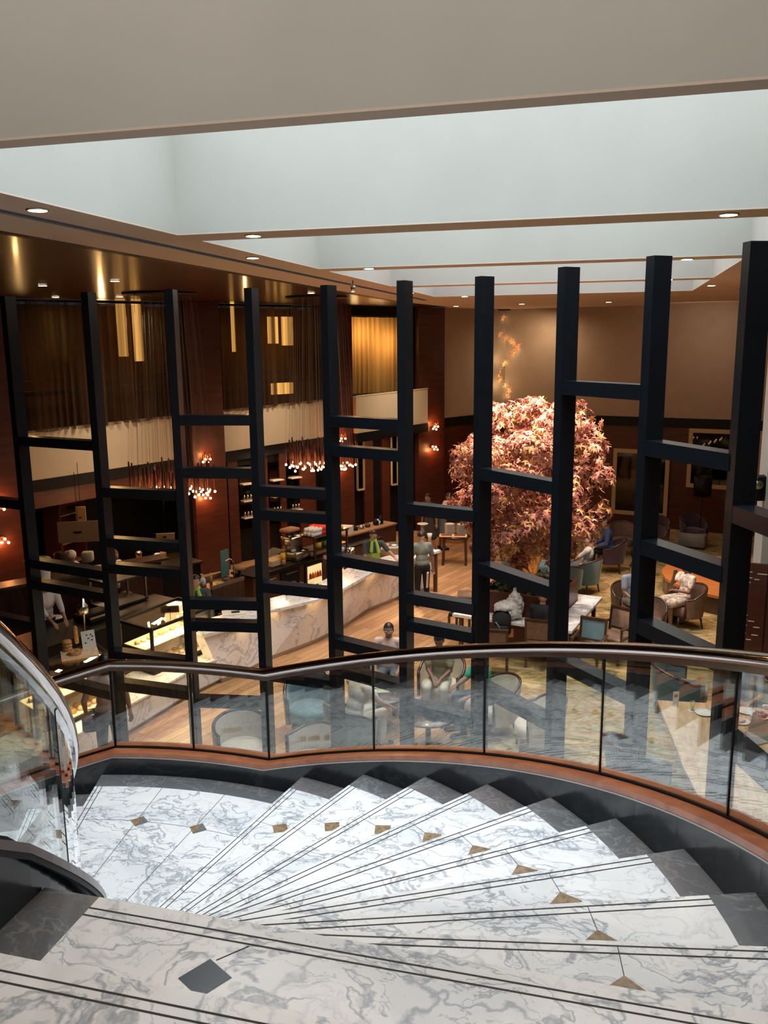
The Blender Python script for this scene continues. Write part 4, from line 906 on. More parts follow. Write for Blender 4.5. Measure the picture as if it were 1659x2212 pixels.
for i in range(900):
    a, b = rnd.uniform(-.62, .62), rnd.uniform(-.62, .62)
    if abs(a) < .12 and abs(b) < .12: continue
    z = 1.02 + rnd.uniform(.02, .26); q = Vector((a, b, z)); d = Vector((rnd.uniform(-1, 1), rnd.uniform(-1, 1), rnd.uniform(.1, .8))).normalized(); r = d.cross(Vector((0, 0, 1))).normalized() * .022
    g.add([q, q + d * .045 + r, q + d * .10, q + d * .045 - r], [[0, 1, 2, 3]])
for i in range(120): a, b = rnd.uniform(-.6, .6), rnd.uniform(-.6, .6); g.tube([(a, b, 1.0), (a + .03, b, 1.2)], .004, 3)
g2 = MB()
for q in g.v: pass
o = g.build('ground_cover', M['leaf'], p); o['kind'] = 'stuff'
TR = Th('maple_tree', 'tall indoor maple tree with a rounded pink and rust crown, planted in the marble table', 'tree', (TC.x, TC.y, 1.0))
tk = MB(); rnd = random.Random(11); tips = []
base = Vector((0, .1, -.02))
for s_, (ox, oy) in enumerate(((0, 0), (.06, .02), (-.05, .03))):
    pts = [base + Vector((ox, oy, 0)), base + Vector((ox * .2 + .03 * math.sin(s_), oy, .25)), base + Vector((ox * 1.6 - .02, oy, .5)), base + Vector((ox * 3.2, oy * 3, .85)), base + Vector((ox * 6, oy * 5, 1.5))]
    tk.tube(pts, [.11, .075, .065, .055, .04], 8); tips.append(pts[-1])
for i in range(26):
    a = i * 2.4; z0 = rnd.uniform(.35, 1.3); st = base + Vector((0, 0, z0)); L = rnd.uniform(.8, 1.5); el_ = rnd.uniform(.2, 1.2)
    e = st + Vector((math.cos(a) * L * math.cos(el_), math.sin(a) * L * math.cos(el_), L * math.sin(el_) + .2)); mid = st.lerp(e, .5) + Vector((0, 0, .1)); tk.tube([st, mid, e], [.035, .02, .008], 5)
tk.build('trunk', M['bark'], TR)
# crown: maple leaves
lm = bpy.data.materials.new('maple_leaf'); lm.use_nodes = True; nt = lm.node_tree; N = nt.nodes; L = nt.links; N.remove(N['Principled BSDF'])
ob = N.new('ShaderNodeTexCoord'); nz = N.new('ShaderNodeTexNoise'); nz.inputs['Scale'].default_value = 3.2; nz.inputs['Detail'].default_value = 4; L.new(ob.outputs['Object'], nz.inputs['Vector'])
gi = N.new('ShaderNodeNewGeometry'); ad = N.new('ShaderNodeMath'); ad.operation = 'MULTIPLY_ADD'; ad.inputs[1].default_value = .35; L.new(gi.outputs['Random Per Island'], ad.inputs[0]); sb = N.new('ShaderNodeMath'); sb.operation = 'SUBTRACT'; sb.inputs[1].default_value = .17; L.new(nz.outputs['Fac'], sb.inputs[0]); L.new(sb.outputs[0], ad.inputs[2])
rp_ = N.new('ShaderNodeValToRGB'); e = rp_.color_ramp.elements; e[0].position = .28; e[0].color = (.20, .055, .035, 1); e[1].position = .75; e[1].color = (.46, .25, .08, 1)
for p_, c_ in ((.40, (.30, .11, .08, 1)), (.52, (.46, .22, .16, 1)), (.63, (.42, .20, .10, 1))): x_ = e.new(p_); x_.color = c_
L.new(ad.outputs[0], rp_.inputs[0]); d1 = N.new('ShaderNodeBsdfDiffuse'); d2 = N.new('ShaderNodeBsdfTranslucent'); mxs = N.new('ShaderNodeMixShader'); mxs.inputs[0].default_value = .12
L.new(rp_.outputs[0], d1.inputs[0]); L.new(rp_.outputs[0], d2.inputs[0]); L.new(d1.outputs[0], mxs.inputs[1]); L.new(d2.outputs[0], mxs.inputs[2]); L.new(mxs.outputs[0], N['Material Output'].inputs[0])
LOBE = []
for i, (ang_, ln_) in enumerate(((-125, .55), (-68, .8), (0, 1.0), (68, .8), (125, .55))):
    LOBE.append((ang_ + 90, ln_))
outline = [(0, -.12)]
for i, (an_, ln_) in enumerate(LOBE):
    a_ = R(an_); 
    outline += [(.62 * ln_ * math.cos(a_ - .22), .62 * ln_ * math.sin(a_ - .22)), (ln_ * math.cos(a_), ln_ * math.sin(a_)), (.62 * ln_ * math.cos(a_ + .22), .62 * ln_ * math.sin(a_ + .22))]
    if i < 4: b_ = R(an_ + (LOBE[i + 1][0] - an_) / 2); outline.append((.26 * math.cos(b_), .26 * math.sin(b_)))
cr = MB(); rnd = random.Random(5); CC = Vector((-.08, .15, 2.05))
blobs = []
for i in range(104):
    d = Vector((rnd.gauss(0, 1), rnd.gauss(0, 1), rnd.gauss(0, 1))).normalized()
    rx, rz_ = 1.50, 1.66
    if d.z < -.9: continue
    c_ = CC + Vector((d.x * rx, d.y * rx, d.z * rz_)) * rnd.uniform(.74, 1.0); blobs.append((c_, rnd.uniform(.18, .36)))
for i in range(22): blobs.append((CC + Vector((rnd.uniform(-.8, .8), rnd.uniform(-.8, .8), rnd.uniform(-.9, .9))), .4))
vs = []; fs = []
for i in range(7000):
    c_, br = blobs[rnd.randrange(len(blobs))]; d = Vector((rnd.gauss(0, 1), rnd.gauss(0, 1), rnd.gauss(0, .7) + .25)).normalized(); q = c_ + d * br * rnd.uniform(.7, 1.08)
    if abs(q.z - CC.z) > 2.05: continue
    n_ = (d + Vector((rnd.gauss(0, .45), rnd.gauss(0, .45), rnd.gauss(0, .45) + .35))).normalized(); out = Vector((q.x - CC.x, q.y - CC.y, -.5 + rnd.gauss(0, .4))); t_ = (out - n_ * out.dot(n_)).normalized(); s2 = n_.cross(t_); sz = rnd.uniform(.085, .132)
    o_ = len(vs)
    for (a_, b_) in outline: r_ = math.hypot(a_, b_); vs.append(q + s2 * a_ * sz + t_ * b_ * sz - n_ * r_ * r_ * sz * .28)
    vs.append(q + t_ * .1 * sz); nO = len(outline)
    fs += [[o_ + nO, o_ + k_, o_ + (k_ + 1) % nO] for k_ in range(nO)]
me = bpy.data.meshes.new('foliage'); me.from_pydata([tuple(p_) for p_ in vs], [], fs); me.materials.append(lm); fo = bpy.data.objects.new('foliage', me); COL.objects.link(fo); fo.parent = TR.o; fo['kind'] = 'stuff'

# chairs and people round the tree and on the carpet
dining_chair('wooden dining chair with tan back holding the backpack at the marble table', *at(1068, 1400, .5), R(5), M['tan'], False)
bx, by = at(1085, 1340, .75); t = Th('backpack', 'black backpack with teal straps on the dining chair at the marble table', 'backpack', (bx, by - .1, .49), R(5))
MB().box(0, 0, 0, .34, .20, .46, 0, 0, .08).build('bag_body', M['black_cloth'], t); MB().box(0, -.12, .04, .26, .07, .2, 0, 0, .03).build('front_pocket', M['black_cloth'], t); MB().tube([(-.12, .10, .40), (-.14, .16, .2), (-.12, .1, .05)], .014, 5).tube([(-.10, -.13, .3), (-.04, -.16, .22), (-.02, -.14, .08)], .01, 5).build('strap', M['teal'], t)
bx, by = at(1098, 1337, .76)
bg = MB().ball((bx, by, .93), .27, .16, .20, 16, 10).ball((bx + .12, by, 1.08), .15, .12, .18).cap((bx + .12, by, 1.2), .05, (bx + .10, by, 1.34), .03).cap((bx - .1, by, .98), .06, (bx - .18, by, 1.0), .02); po = skinned('plastic_bag', bg, .018, M['bagplastic'], None, 1)
for v_ in po.data.vertices:
    nn_ = noise.noise(v_.co * 9) + .5 * noise.noise(v_.co * 23); v_.co += v_.normal * .05 * nn_
tag(po, 'crumpled white plastic carrier bag on the marble table', 'bag')
bx, by = at(1170, 1345, .75)
dining_chair('dining chair under the person in black at the marble table', bx, by - .12, R(-5), M['tan'], False)
person('person in a black shirt seen from behind at the marble table', bx, by - .1, 0, R(-5), sit=True, lean=12, hp=25, shirt='black_cloth', legs='black_cloth', sleeve=.9, tl=(-.1, .5, .80), tr=(.1, .5, .80))
tag(MB().box(bx - .62, by + .02, .45, .2, .2, .16, .3).build('orange_box', M['orange']), 'orange box beside the backpack by the marble table', 'box')
dining_chair('wooden armchair with tan back nearest the marble table corner', *at(1325, 1392, .3), R(150), M['tan'])
dining_chair('wooden armchair with teal back catching light, below the marble table corner', *at(1270, 1420, .3), R(165), M['teal'])
dining_chair('dark dining chair left of the sixth post on the plank floor', *at(1000, 1345, .25), R(80), M['black_cloth'], False)
dining_chair('dark dining chair with a slim back seen at the left of the backpack', *at(1012, 1300, .3), R(100), M['tan'], False)
tub_chair('teal tub armchair left of the maple trunk', *at(1118, 1225, .6), R(-60), M['teal'])
tub_chair('pale teal tub armchair right behind the maple trunk', *at(1172, 1195, .7), R(190), M['teal'])
tub_chair('teal tub armchair with its back to us right of the planter', *at(1222, 1235, .6), R(0), M['teal'])
bx, by = at(1262, 1215, .7); tub_chair('teal tub armchair under the reclining man in white', bx, by, R(60), M['teal'])
person('man in a white patterned shirt reclining with crossed legs in a teal armchair', bx, by, 0, R(75), sit=True, lean=-14, crossed=True, shirt='whitecloth', sleeve=.7, legs='trouser_grey', hp=-5)
bx, by = at(1318, 1175, .7); tub_chair('purple tub armchair under the person in a blue jacket', bx, by, R(90), M['purple'])
person('person in a blue jacket sitting behind the maple tree', bx, by, 0, R(100), sit=True, lean=10, shirt='navy', sleeve=1.9, legs='black_cloth')
tub_chair('tan tub armchair near the framed mirror', *at(1345, 1150, .6), R(180), M['tan'])
tub_chair('purple tub armchair left of the floor lamp', *at(1405, 1160, .6), R(150), M['purple'], s=1.1); tub_chair('purple tub armchair behind the floor lamp', *at(1500, 1125, .7), R(200), M['purple'])
tub_chair('purple tub armchair directly below the framed mirror', *at(1418, 1128, .7), R(180), M['purple'])
bx, by = at(1478, 1300, .5); tub_chair('brown tub armchair under the woman in a floral dress', bx, by, R(115), M['tan'], s=1.05)
person('woman in a floral dress with a raised hand sitting in the brown armchair', bx, by, 0, R(125), sit=True, lean=-4, tr=(.05, .24, 1.10), tl=(-.1, .3, .80), shirt='floral', skirt='floral', sleeve=.6, longhair=True, skin='skin_dark')
bx, by = at(1362, 1300, .5); tub_chair('brown tub armchair half hidden by the eighth post', bx, by, R(-150), M['tan'])
person('person in a pale blue shirt half hidden by the eighth post', bx, by, 0, R(-150), sit=True, shirt='bluecloth', sleeve=.7, legs='trouser_light')
bx, by = at(1440, 1340, .02); tag(MB().ball((bx, by, .14), .26, .18, .14).build('duffel_bag', M['black_cloth']), 'black bag on the carpet at the feet of the woman in floral dress', 'bag')
tag(MB().box(bx + .28, by - .02, 0, .16, .10, .28).build('paper_bag', M['plastic_grey']), 'small pale paper bag beside the black bag on the carpet', 'bag')
tub_chair('tan upholstered tub armchair below the half hidden person', *at(1400, 1345, .4), R(170), M['tan'], s=.9)
# raised stage
sx, sy = at(1500, 1262, .4); sp = []
for i in range(15): a_ = R(95 + 175 * i / 14); sp.append((3.25 + 1.95 * math.cos(a_), 20.3 + 1.95 * math.sin(a_)))
sp += [(4.6, 18.35), (4.6, 22.3)]
t = Th('low_stage', 'low curved orange wooden stage at the right of the carpet', 'stage', (3.2, 20.3, 0)); MB().prism(sp, .36, .42).build('stage_top', M['orange'], t, True); MB().prism([(x_ * .985 + .05, y_) for x_, y_ in sp], 0, .36).build('stage_skirt', M['darkwood'], t, True)
# framed mirrors on the back wall, lamp
def on_wall(px, py, off=0):
    d = CR * ((px - 829.5) / F_PX) - CU * ((py - 1106) / F_PX) + CF; n3 = BN; tt = (n3.dot(L1) + off) / (n3.x * d.x + n3.y * d.y); X = Vector((0, 0, CZ)) + d * tt; return (Vector((X.x, X.y)) - L1).dot(BU), X.z
def framed(px0, py0, px1, py1, label, pane, fm, nm='framed_mirror', cat='mirror', bw_=.12):
    t0, z1 = on_wall(px0, py0); t1_, z0 = on_wall(px1, py1); t = Th(nm, label, cat, (*bw((t0 + t1_) / 2, .05), z0))
    f = MB(); f.prism([bw(t0, .02), bw(t0 + bw_, .02), bw(t0 + bw_, .09), bw(t0, .09)], z0, z1); f.prism([bw(t1_ - bw_, .02), bw(t1_, .02), bw(t1_, .09), bw(t1_ - bw_, .09)], z0, z1)
    for a_, b_ in ((z0, z0 + bw_), (z1 - bw_, z1)): f.prism([bw(t0 + bw_, .02), bw(t1_ - bw_, .02), bw(t1_ - bw_, .09), bw(t0 + bw_, .09)], a_, b_)
    f.build('frame', fm, t, True); MB().prism([bw(t0 + bw_, .025), bw(t1_ - bw_, .025), bw(t1_ - bw_, .045), bw(t0 + bw_, .045)], z0 + bw_, z1 - bw_).build('pane', pane, t, True); return t0, t1_, z0, z1
framed(1327, 968, 1441, 1118, 'large cream framed dark mirror on the far wall right of the maple', M['mirror'], M['cream_frame'])
framed(1490, 925, 1640, 1062, 'wide cream framed opening with glittering glassware near the right end of the far wall', M['mirror'], M['cream_frame'])
for i in range(26):
    t0, z0 = on_wall(1500 + (i * 37 % 62), 945 + (i * 53 % 22)); tag(MB().ball((*bw(t0, .14), z0), .035, .03, .05, 6, 5).build('crystal_drop', M['chrome']), 'glittering crystal drop in the upper part of the framed opening', 'ornament', 'crystal drops')
bx, by = at(1510, 1175, 0.0); fl = Th('floor_lamp', 'unlit floor lamp with a black drum shade in the far right corner', 'lamp', (bx, by, 0))
MB().lathe([(.17, 0), (.17, .03), (.02, .04)], seg=20).build('base', M['black'], fl); MB().tube([(0, 0, .03), (0, 0, 1.6)], .012, 6).build('pole', M['black'], fl); MB().lathe([(.24, 1.40), (.25, 1.95), (.24, 1.95), (.23, 1.41)], seg=24).build('lamp_shade', M['black'], fl)
t = Th('amplifier_box', 'grey box standing low behind the floor lamp', 'box', (*at(1497, 1160, .3), 0)); MB().box(0, 0, .05, .7, .4, .35, R(-18), 0, .02).build('box_body', M['plastic_grey'], t); MB().box(-.2, -.22, .2, .04, .02, .04, R(-18)).build('small_light', M['chrome'], t)
# right side: pilaster, speaker, carved door
struct(MB().prism([(2.62, 15.6), (3.5, 15.6), (3.5, 16.4), (2.62, 16.4)], 0, CE).build('wall_pilaster', M['paint']))
bx, by = 2.62, 15.2
t = Th('carved_screen_door', 'dark red lacquered screen door with rows of pale slots and a round knob', 'door', (2.72, 15.1, 0), R(-8))
MB().box(0, 0, 0, 1.05, .06, 2.02).build('door_leaf', M['cabinetred'], t)
MB().box(-.05, -.035, .08, .02, .012, 1.85).box(.26, -.035, .5, .16, .012, .9).build('door_moulding', M['black'], t)
sl = MB()
for (x_, z_, w_) in ((-.36, 1.86, .13), (-.14, 1.84, .15), (-.34, 1.76, .1), (-.22, 1.74, .08), (-.37, 1.68, .12), (-.38, 1.10, .12), (-.38, 1.02, .1), (-.26, 1.0, .1), (-.38, .92, .11), (-.17, .90, .1), (-.39, .78, .12), (-.19, .76, .1), (-.39, .69, .1), (-.28, .67, .08), (-.40, .60, .12), (-.42, .1, .12)): sl.box(x_, -.034, z_, w_, .006, .014)
q = sl.build('pale_slots', M['paper'], t); MB().ball((-.5, -.05, .90), .045, .045, .045).build('door_knob', M['steel2'], t)
t = Th('wall_speaker', 'black speaker on a bracket high on the right beside the pale pilaster', 'speaker', (2.55, 15.75, 3.0)); MB().box(0, 0, 0, .30, .25, .42, .4, 0, .02).build('cabinet', M['black'], t); MB().ball((-.06, -.15, .28), .08, .03, .08).build('speaker_cone', M['steel2'], t)
struct(MB().prism([(2.35, 16.0), (3.0, 16.0), (3.0, 26.4), (2.35, 26.4)], CZ - 2.0, CZ - 1.92).build('trim_7', M['redwood'])) if 0 else None

# ================================================================== BAR AND DISPLAY CASES
BASE = [(-6.30, 12.75), (-6.10, 13.15), (-5.87, 14.0), (-5.40, 15.0), (-5.14, 15.8), (-4.92, 17.2), (-4.45, 18.25), (-4.05, 18.95)]
TOPF = [(-6.42, 12.45), (-5.99, 13.15), (-5.84, 13.92), (-5.25, 14.75), (-5.00, 15.5), (-4.74, 16.85), (-4.25, 17.95), (-3.72, 19.10)]
TOPB = [(-6.98, 12.95), (-6.62, 13.45), (-6.42, 14.2), (-5.85, 15.1), (-5.6, 15.8), (-5.35, 17.1), (-4.8, 18.3), (-4.25, 19.32)]
BC = Th('bar_counter', 'long angled white marble bar counter with a sloping veined front', 'counter', (-5.3, 15.8, 0))
def band(mb, A, B, z0, z1, mi=0):
    n = len(A); vs = [(*p, z0) for p in A] + [(*p, z0) for p in B] + [(*p, z1) for p in A] + [(*p, z1) for p in B]; fs = []
    for i in range(n - 1): fs += [[i, i + 1, n + i + 1, n + i], [2 * n + i, 3 * n + i, 3 * n + i + 1, 2 * n + i + 1], [i, 2 * n + i, 2 * n + i + 1, i + 1], [n + i, n + i + 1, 3 * n + i + 1, 3 * n + i]]
    fs += [[0, n, 3 * n, 2 * n], [n - 1, 3 * n - 1, 4 * n - 1, 2 * n - 1]]; return mb.add(vs, fs, mi)
band(MB(), TOPF, TOPB, .94, .97).build('counter_top', M['marble_top'], BC, True)
band(MB(), [(x + .03, y - .02) for x, y in TOPF], [(x - .05, y + .02) for x, y in TOPF], .93, .985).build('marble_edge', M['marble_bar'], BC, True)
n = len(BASE); vs = [(x + .02, y - .01, .09) for x, y in BASE] + [(x - .03, y + .02, .93) for x, y in TOPF]; vs += [(x - .25, y + .12, z) for x, y, z in vs]
fs = []
for i in range(n - 1): fs += [[i, i + 1, n + i + 1, n + i], [2 * n + i, 3 * n + i, 3 * n + i + 1, 2 * n + i + 1], [i, 2 * n + i, 2 * n + i + 1, i + 1], [n + i, n + i + 1, 3 * n + i + 1, 3 * n + i]]
fs += [[0, n, 3 * n, 2 * n], [n - 1, 3 * n - 1, 4 * n - 1, 2 * n - 1]]
MB().add(vs, fs).build('marble_front', M['marble_bar'], BC, True)
band(MB(), BASE, [(x - .4, y + .15) for x, y in BASE], 0, .09).build('toe_kick', M['steel2'], BC, True)
MB().bar((-3.8, 19.0, 0), (-3.8, 19.0, .93), .09).build('end_leg', M['darkwood'], BC, True)
for i in (1, 2, 3, 4, 5, 6):
    x, y = TOPF[i]; light('AREA', (x + .03, y, .91), 1.0, (1, .55, .2), .35, to=(x - .1, y + .05, 0))
# display counter
DCB = [(-7.30, 8.2), (-6.95, 9.6), (-6.78, 10.6), (-6.55, 12.0), (-6.28, 12.85)]
def shift(P, dx, dy): return [(x + dx, y + dy) for x, y in P]
D = Th('display_counter', 'low marble plinth with a warm lit ledge carrying the pastry cases', 'counter', (-6.9, 10.7, 0))
band(MB(), DCB, shift(DCB, -.8, .25), .08, .44).build('marble_base', M['marble_bar'], D, True)
band(MB(), shift(DCB, .02, 0), shift(DCB, -.8, .25), .44, .475).build('ledge', M['marble_top'], D, True)
band(MB(), shift(DCB, -.05, .02), shift(DCB, -.8, .25), 0, .08).build('toe_kick', M['steel2'], D, True)
def case(name, label, fl, fr, bl, br, z0, z1, food, dz=.03):
    C_ = Th('glass_display_case', label, 'display case', ((fl[0] + br[0]) / 2, (fl[1] + br[1]) / 2, z0)); f = MB(); w = .045
    q = [fl, fr, br, bl]
    for p_ in q: f.bar((*p_, z0), (*p_, z1), w)
    for a_, b_ in zip(q, q[1:] + q[:1]): f.bar((*a_, z1), (*b_, z1), w); f.bar((*a_, z0 + .02), (*b_, z0 + .02), w)
    f.build('metal_frame', M['black'], C_, True)
    MB().prism(q, z1 - .012, z1).build('glass_top', M['caseglass'], C_, True)
    for a_, b_ in ((fl, fr), (fl, bl), (fr, br)):
        d_ = (Vector(b_) - Vector(a_)).normalized() * .03; a2 = (a_[0] + d_.x, a_[1] + d_.y); b2 = (b_[0] - d_.x, b_[1] - d_.y); MB().bar((*a2, (z0 + z1) / 2), (*b2, (z0 + z1) / 2), .008, z1 - z0 - .05).build('glass_side', M['caseglass'], C_, True)
    c_ = Vector(((fl[0] + br[0]) / 2, (fl[1] + br[1]) / 2))
    ins = [tuple(c_ + (Vector(p_) - c_) * .93) for p_ in q]
    for k, z in enumerate((z0 + .05, z0 + (z1 - z0) * .45)):
        MB().prism(ins if k == 0 else [tuple(Vector(ins[3]).lerp(Vector(ins[0]), .72)), tuple(Vector(ins[2]).lerp(Vector(ins[1]), .72)), ins[2], ins[3]], z, z + .015).build('shelf', M['cream'] if k else M['white'], C_, True)
    rnd = random.Random(len(label))
    for row in range(3):
        for i in range(9):
            u_ = .08 + .84 * i / 8; w_ = .2 + .25 * row; zz = z0 + .066 if row < 2 else z0 + (z1 - z0) * .45 + .016
            p_ = Vector(ins[0]).lerp(Vector(ins[1]), u_).lerp(Vector(ins[3]).lerp(Vector(ins[2]), u_), w_)
            kd = rnd.randrange(3); o = MB()
            if kd == 0: o.ball((p_.x, p_.y, zz + .03), .05, .04, .03)
            elif kd == 1: o.lathe([(.045, 0), (.05, .03), (.035, .055), (.001, .06)], p_.x, p_.y, zz, 10)
            else: o.box(p_.x, p_.y, zz, .09, .07, .05, .4, 0, .012)
            tag(o.build('pastry', M[food[(row + i) % 2]]), 'small baked pastry laid out inside the ' + name, 'pastry', 'pastries in the ' + name)
    for k in (.25, .75):
        p_ = Vector(fl).lerp(Vector(fr), k).lerp(Vector(bl).lerp(Vector(br), k), .5); light('AREA', (p_.x, p_.y, z1 - .03), 16, (1, .72, .35), .35, to=(p_.x + .12, p_.y, z0))
    return C_
case('right glass case', 'lit glass pastry case at the right beside the marble bar, with a flat top', (-7.0, 11.76), (-6.62, 13.05), (-7.76, 12.05), (-7.42, 13.45), .48, 1.24, ('food', 'foodpink'))
case('left glass case', 'lit glass pastry case at the left carrying the lamp lit pastry tray', (-7.36, 9.3), (-7.02, 10.60), (-7.92, 9.6), (-7.55, 11.0), .48, 1.24, ('food', 'foodpink'))
for n_, (x, y) in enumerate(((-6.85, 9.9), (-6.62, 11.1), (-6.55, 11.9))): light('AREA', (x, y, .9), 5, (1, .6, .35), .4, to=(x, y, 0))
x, y = at(172, 1410, 1.27); tr_ = Th('pastry_tray', 'square pale tray glowing under a heat lamp on the left glass case', 'tray', (x, y, 1.245), R(38)); MB().box(0, 0, 0, .52, .40, .02).build('tray_plate', M['foodpink'], tr_)
def put(px, py, z): return at(px, py, z)
for (px, py, kd, lab) in ((146, 1405, 0, 'tall twisted bread on the heat lamp tray'), (163, 1412, 1, 'round filled tart on the heat lamp tray'), (166, 1390, 2, 'upright breadstick loaf on the heat lamp tray')):
    x1, y1 = at(px, py, 1.27); o = MB()
    if kd == 0:
        for k in range(3): o.lathe([(.06, 0), (.075, .03), (.06, .06)], x1, y1, 1.266 + k * .05, 12)
    elif kd == 1: o.lathe([(.001, 0), (.09, 0), (.10, .05), (.085, .05), (.001, .035)], x1, y1, 1.266, 16); [o.ball((x1 + .05 * math.cos(k), y1 + .05 * math.sin(k), 1.31), .022) for k in range(6)]
    else: o.cap((x1, y1, 1.30), .035, (x1 - .01, y1, 1.52), .03)
    tag(o.build('bread', M['food']), lab, 'bread')
x1, y1 = at(194, 1400, 1.27); sg = Th('menu_board', 'pale menu card with small printed pictures leaning on the heat lamp tray', 'sign', (x1, y1, 1.266), R(50)); MB().bar((0, 0, .0), (0, .07, .26), .20, .012, up=(0, 1, 0)).build('card', M['paper'], sg)
pd = MB()
for (a_, b_) in ((-.05, .09), (.0, .15), (.04, .2), (.05, .12), (-.02, .2), (.06, .17)): pd.ball((a_, -.009 + b_ * .27, b_), .014, .004, .012, 6, 5)
pd.build('printed_pictures', M['darkwood'], sg)
x1, y1 = at(178, 1372, 1.35); hl = Th('heat_lamp', 'steel heat lamp with a bell shade over the pastry tray', 'lamp', (x1 - .12, y1 + .25, 1.245)); MB().tube([(0, 0, 0), (0, 0, .55), (.04, -.06, .68), (.10, -.16, .70)], .014, 8).build('stand', M['chrome'], hl)
MB().lathe([(.085, .44), (.08, .56), (.035, .60), (.03, .74)], .12, -.18, 0, 18).build('lamp_shade', M['chrome'], hl); MB().ball((.12, -.18, .47), .035).build('bulb', M['bulb'], hl)
light('SPOT', (x1, y1 + .07, 1.70), 30, (1, .42, .14), .03, 95, .5, to=(x1 - .01, y1 - .02, 1.25))
# items on the bar top
x, y = at(445, 1335, .98); tag(MB().box(x - .35, y + .2, .99, .16, .12, .10, .5).build('pink_box', M['pinkbag']), 'bright pink paper box on the near end of the marble bar', 'box')
x, y = at(505, 1322, .98); t = Th('laminated_menu', 'white laminated sheet with a dark picture on the near end of the bar', 'menu', (x, y, .975), .5); MB().box(0, 0, 0, .42, .30, .004).build('sheet', M['paper'], t); MB().box(.03, 0, .004, .15, .12, .002).build('dark_picture', M['black'], t)
for i in range(30):
    x, y = at(598 + (i * 29 % 100), 1262 + (i * 17 % 22) + .02 * i, 1.0); tag(MB().lathe([(.035, 0), (.04, .10), (.036, .10), (.030, .01), (.001, .01)], x, y, .972 - 0, 8).build('upturned_glass', M['caseglass'] if i % 3 else M['grain']), 'upturned bar glass standing among others behind the marble edge', 'glass', 'upturned glasses on the bar')
x, y = at(812, 1172, 1.2); bk = Th('ice_bin', 'brown wooden ice bin with a round steel lid beside the bartender', 'bin', (x + .25, y, .0), R(30)); MB().box(0, 0, 0, .95, .5, 1.12).build('bin_body', M['kraft'], bk); MB().box(0, 0, 1.12, 1.0, .55, .03).build('bin_top', M['cream'], bk); MB().lathe([(.20, 0), (.20, .03), (.001, .035)], .15, 0, 1.15, 24).build('steel_lid', M['steel2'], bk)
x, y = at(758, 1190, 1.1); tag(MB().lathe([(.08, 0), (.10, .18), (.09, .18), (.07, .02), (.001, .02)], x, y, .98, 18).build('ice_bucket', M['chrome']), 'steel ice bucket left of the bartender', 'bucket')
# back bar counter with fridges
P0 = Vector(at(570, 1240, .9)); P1 = Vector(at(705, 1198, .9)); bd = (P1 - P0).normalized(); bn = Vector((-bd.y, bd.x)); P0 = P0 - bd * .3; Lb = (P1 - P0).length + 2.2
def bb(t_, o_): p_ = P0 + bd * t_ + bn * o_; return (p_.x, p_.y)
arot = math.atan2(bd.y, bd.x)
K = Th('back_bar_counter', 'long black back counter with fridges and drawers behind the marble bar', 'counter', (*bb(Lb / 2, .3), 0))
MB().prism([bb(0, 0), bb(Lb, 0), bb(Lb, .7), bb(0, .7)], .86, .90).build('counter_top', M['black'], K, True)
MB().prism([bb(.02, .05), bb(Lb, .05), bb(Lb, .65), bb(.02, .65)], .0, .86).build('cabinet_body', M['darkwood'], K, True)
def zpx(px, py, ref): # height of a pixel above a known plan point
    lo, hi = -1.0, 6.0
    for _ in range(40):
        mid = (lo + hi) / 2; X = Vector((ref[0], ref[1], mid - CZ)); sy_ = 1106 - F_PX * X.dot(CU) / X.dot(CF)
        if sy_ > py: lo = mid
        else: hi = mid
    return lo
for k, (a_, b_, mt) in enumerate(((.25, .75, 'darkwood'), (.85, 1.45, 'black'), (1.65, 2.25, 'fridge'), (2.45, 3.05, 'fridge'))):
    d_ = MB().prism([bb(a_, .02), bb(b_, .02), bb(b_, .05), bb(a_, .05)], .08, .80).build('fridge_door' if mt == 'fridge' else 'cabinet_door', M['black'] if mt == 'fridge' else M[mt], K, True)
    if mt == 'fridge':
        h_ = MB().prism([bb(a_ + .06, .0), bb(b_ - .06, .0), bb(b_ - .06, .018), bb(a_ + .06, .018)], .14, .74).build('lit_interior', M['fridge'], K, True); h_.parent = d_
        s_ = MB().prism([bb(a_ + .06, -.01), bb(b_ - .06, -.01), bb(b_ - .06, .0), bb(a_ + .06, .0)], .44, .46).build('fridge_shelf', M['cream'], K, True); s_.parent = d_
    else: h_ = MB().bar((*bb(a_ + .1, -.01), .74), (*bb(b_ - .1, -.01), .74), .02, .03).build('handle', M['chrome'], K, True); h_.parent = d_
for i in range(10):
    c_ = ['red', 'orange', 'yellow'][i % 3]; a_ = 1.74 + .085 * (i % 5) if i < 5 else 2.54 + .085 * (i % 5); tag(MB().lathe([(.03, 0), (.033, .09), (.015, .12), (.015, .14), (.001, .14)], *bb(a_, -.045), .462, 8).build('bottle', M[c_]), 'small coloured bottle on the shelf of the lit fridge, ' + ('left fridge' if i < 5 else 'right fridge'), 'bottle', 'bottles in the left fridge' if i < 5 else 'bottles in the right fridge')
def onb(px, py): return at(px, py, .9)
x, y = onb(592, 1225); t = Th('glass_cookie_bin', 'clear sloping bin of cookies at the near end of the black back counter', 'bin', (x, y, .90), arot); MB().box(.12, .15, 0, .42, .34, .22, 0, 0, .02).build('bin_body', M['caseglass'], t); MB().box(.12, .15, .01, .36, .30, .12).build('cookies', M['foodpink'], t); MB().bar((-.10, .15, .24), (.34, .15, .33), .36, .02).build('bin_lid', M['caseglass'], t)
x, y = onb(612, 1220)
for k, c_ in enumerate(('yellow', 'orange')): tag(MB().lathe([(.05, 0), (.055, .02), (.055, .13), (.001, .13)], x, y, .90 + .135 * (1 - k), 14).build('cardboard_tub', M[c_]), ('yellow' if k == 0 else 'orange') + ' tub in the stack of two beside the coffee machine', 'tub')
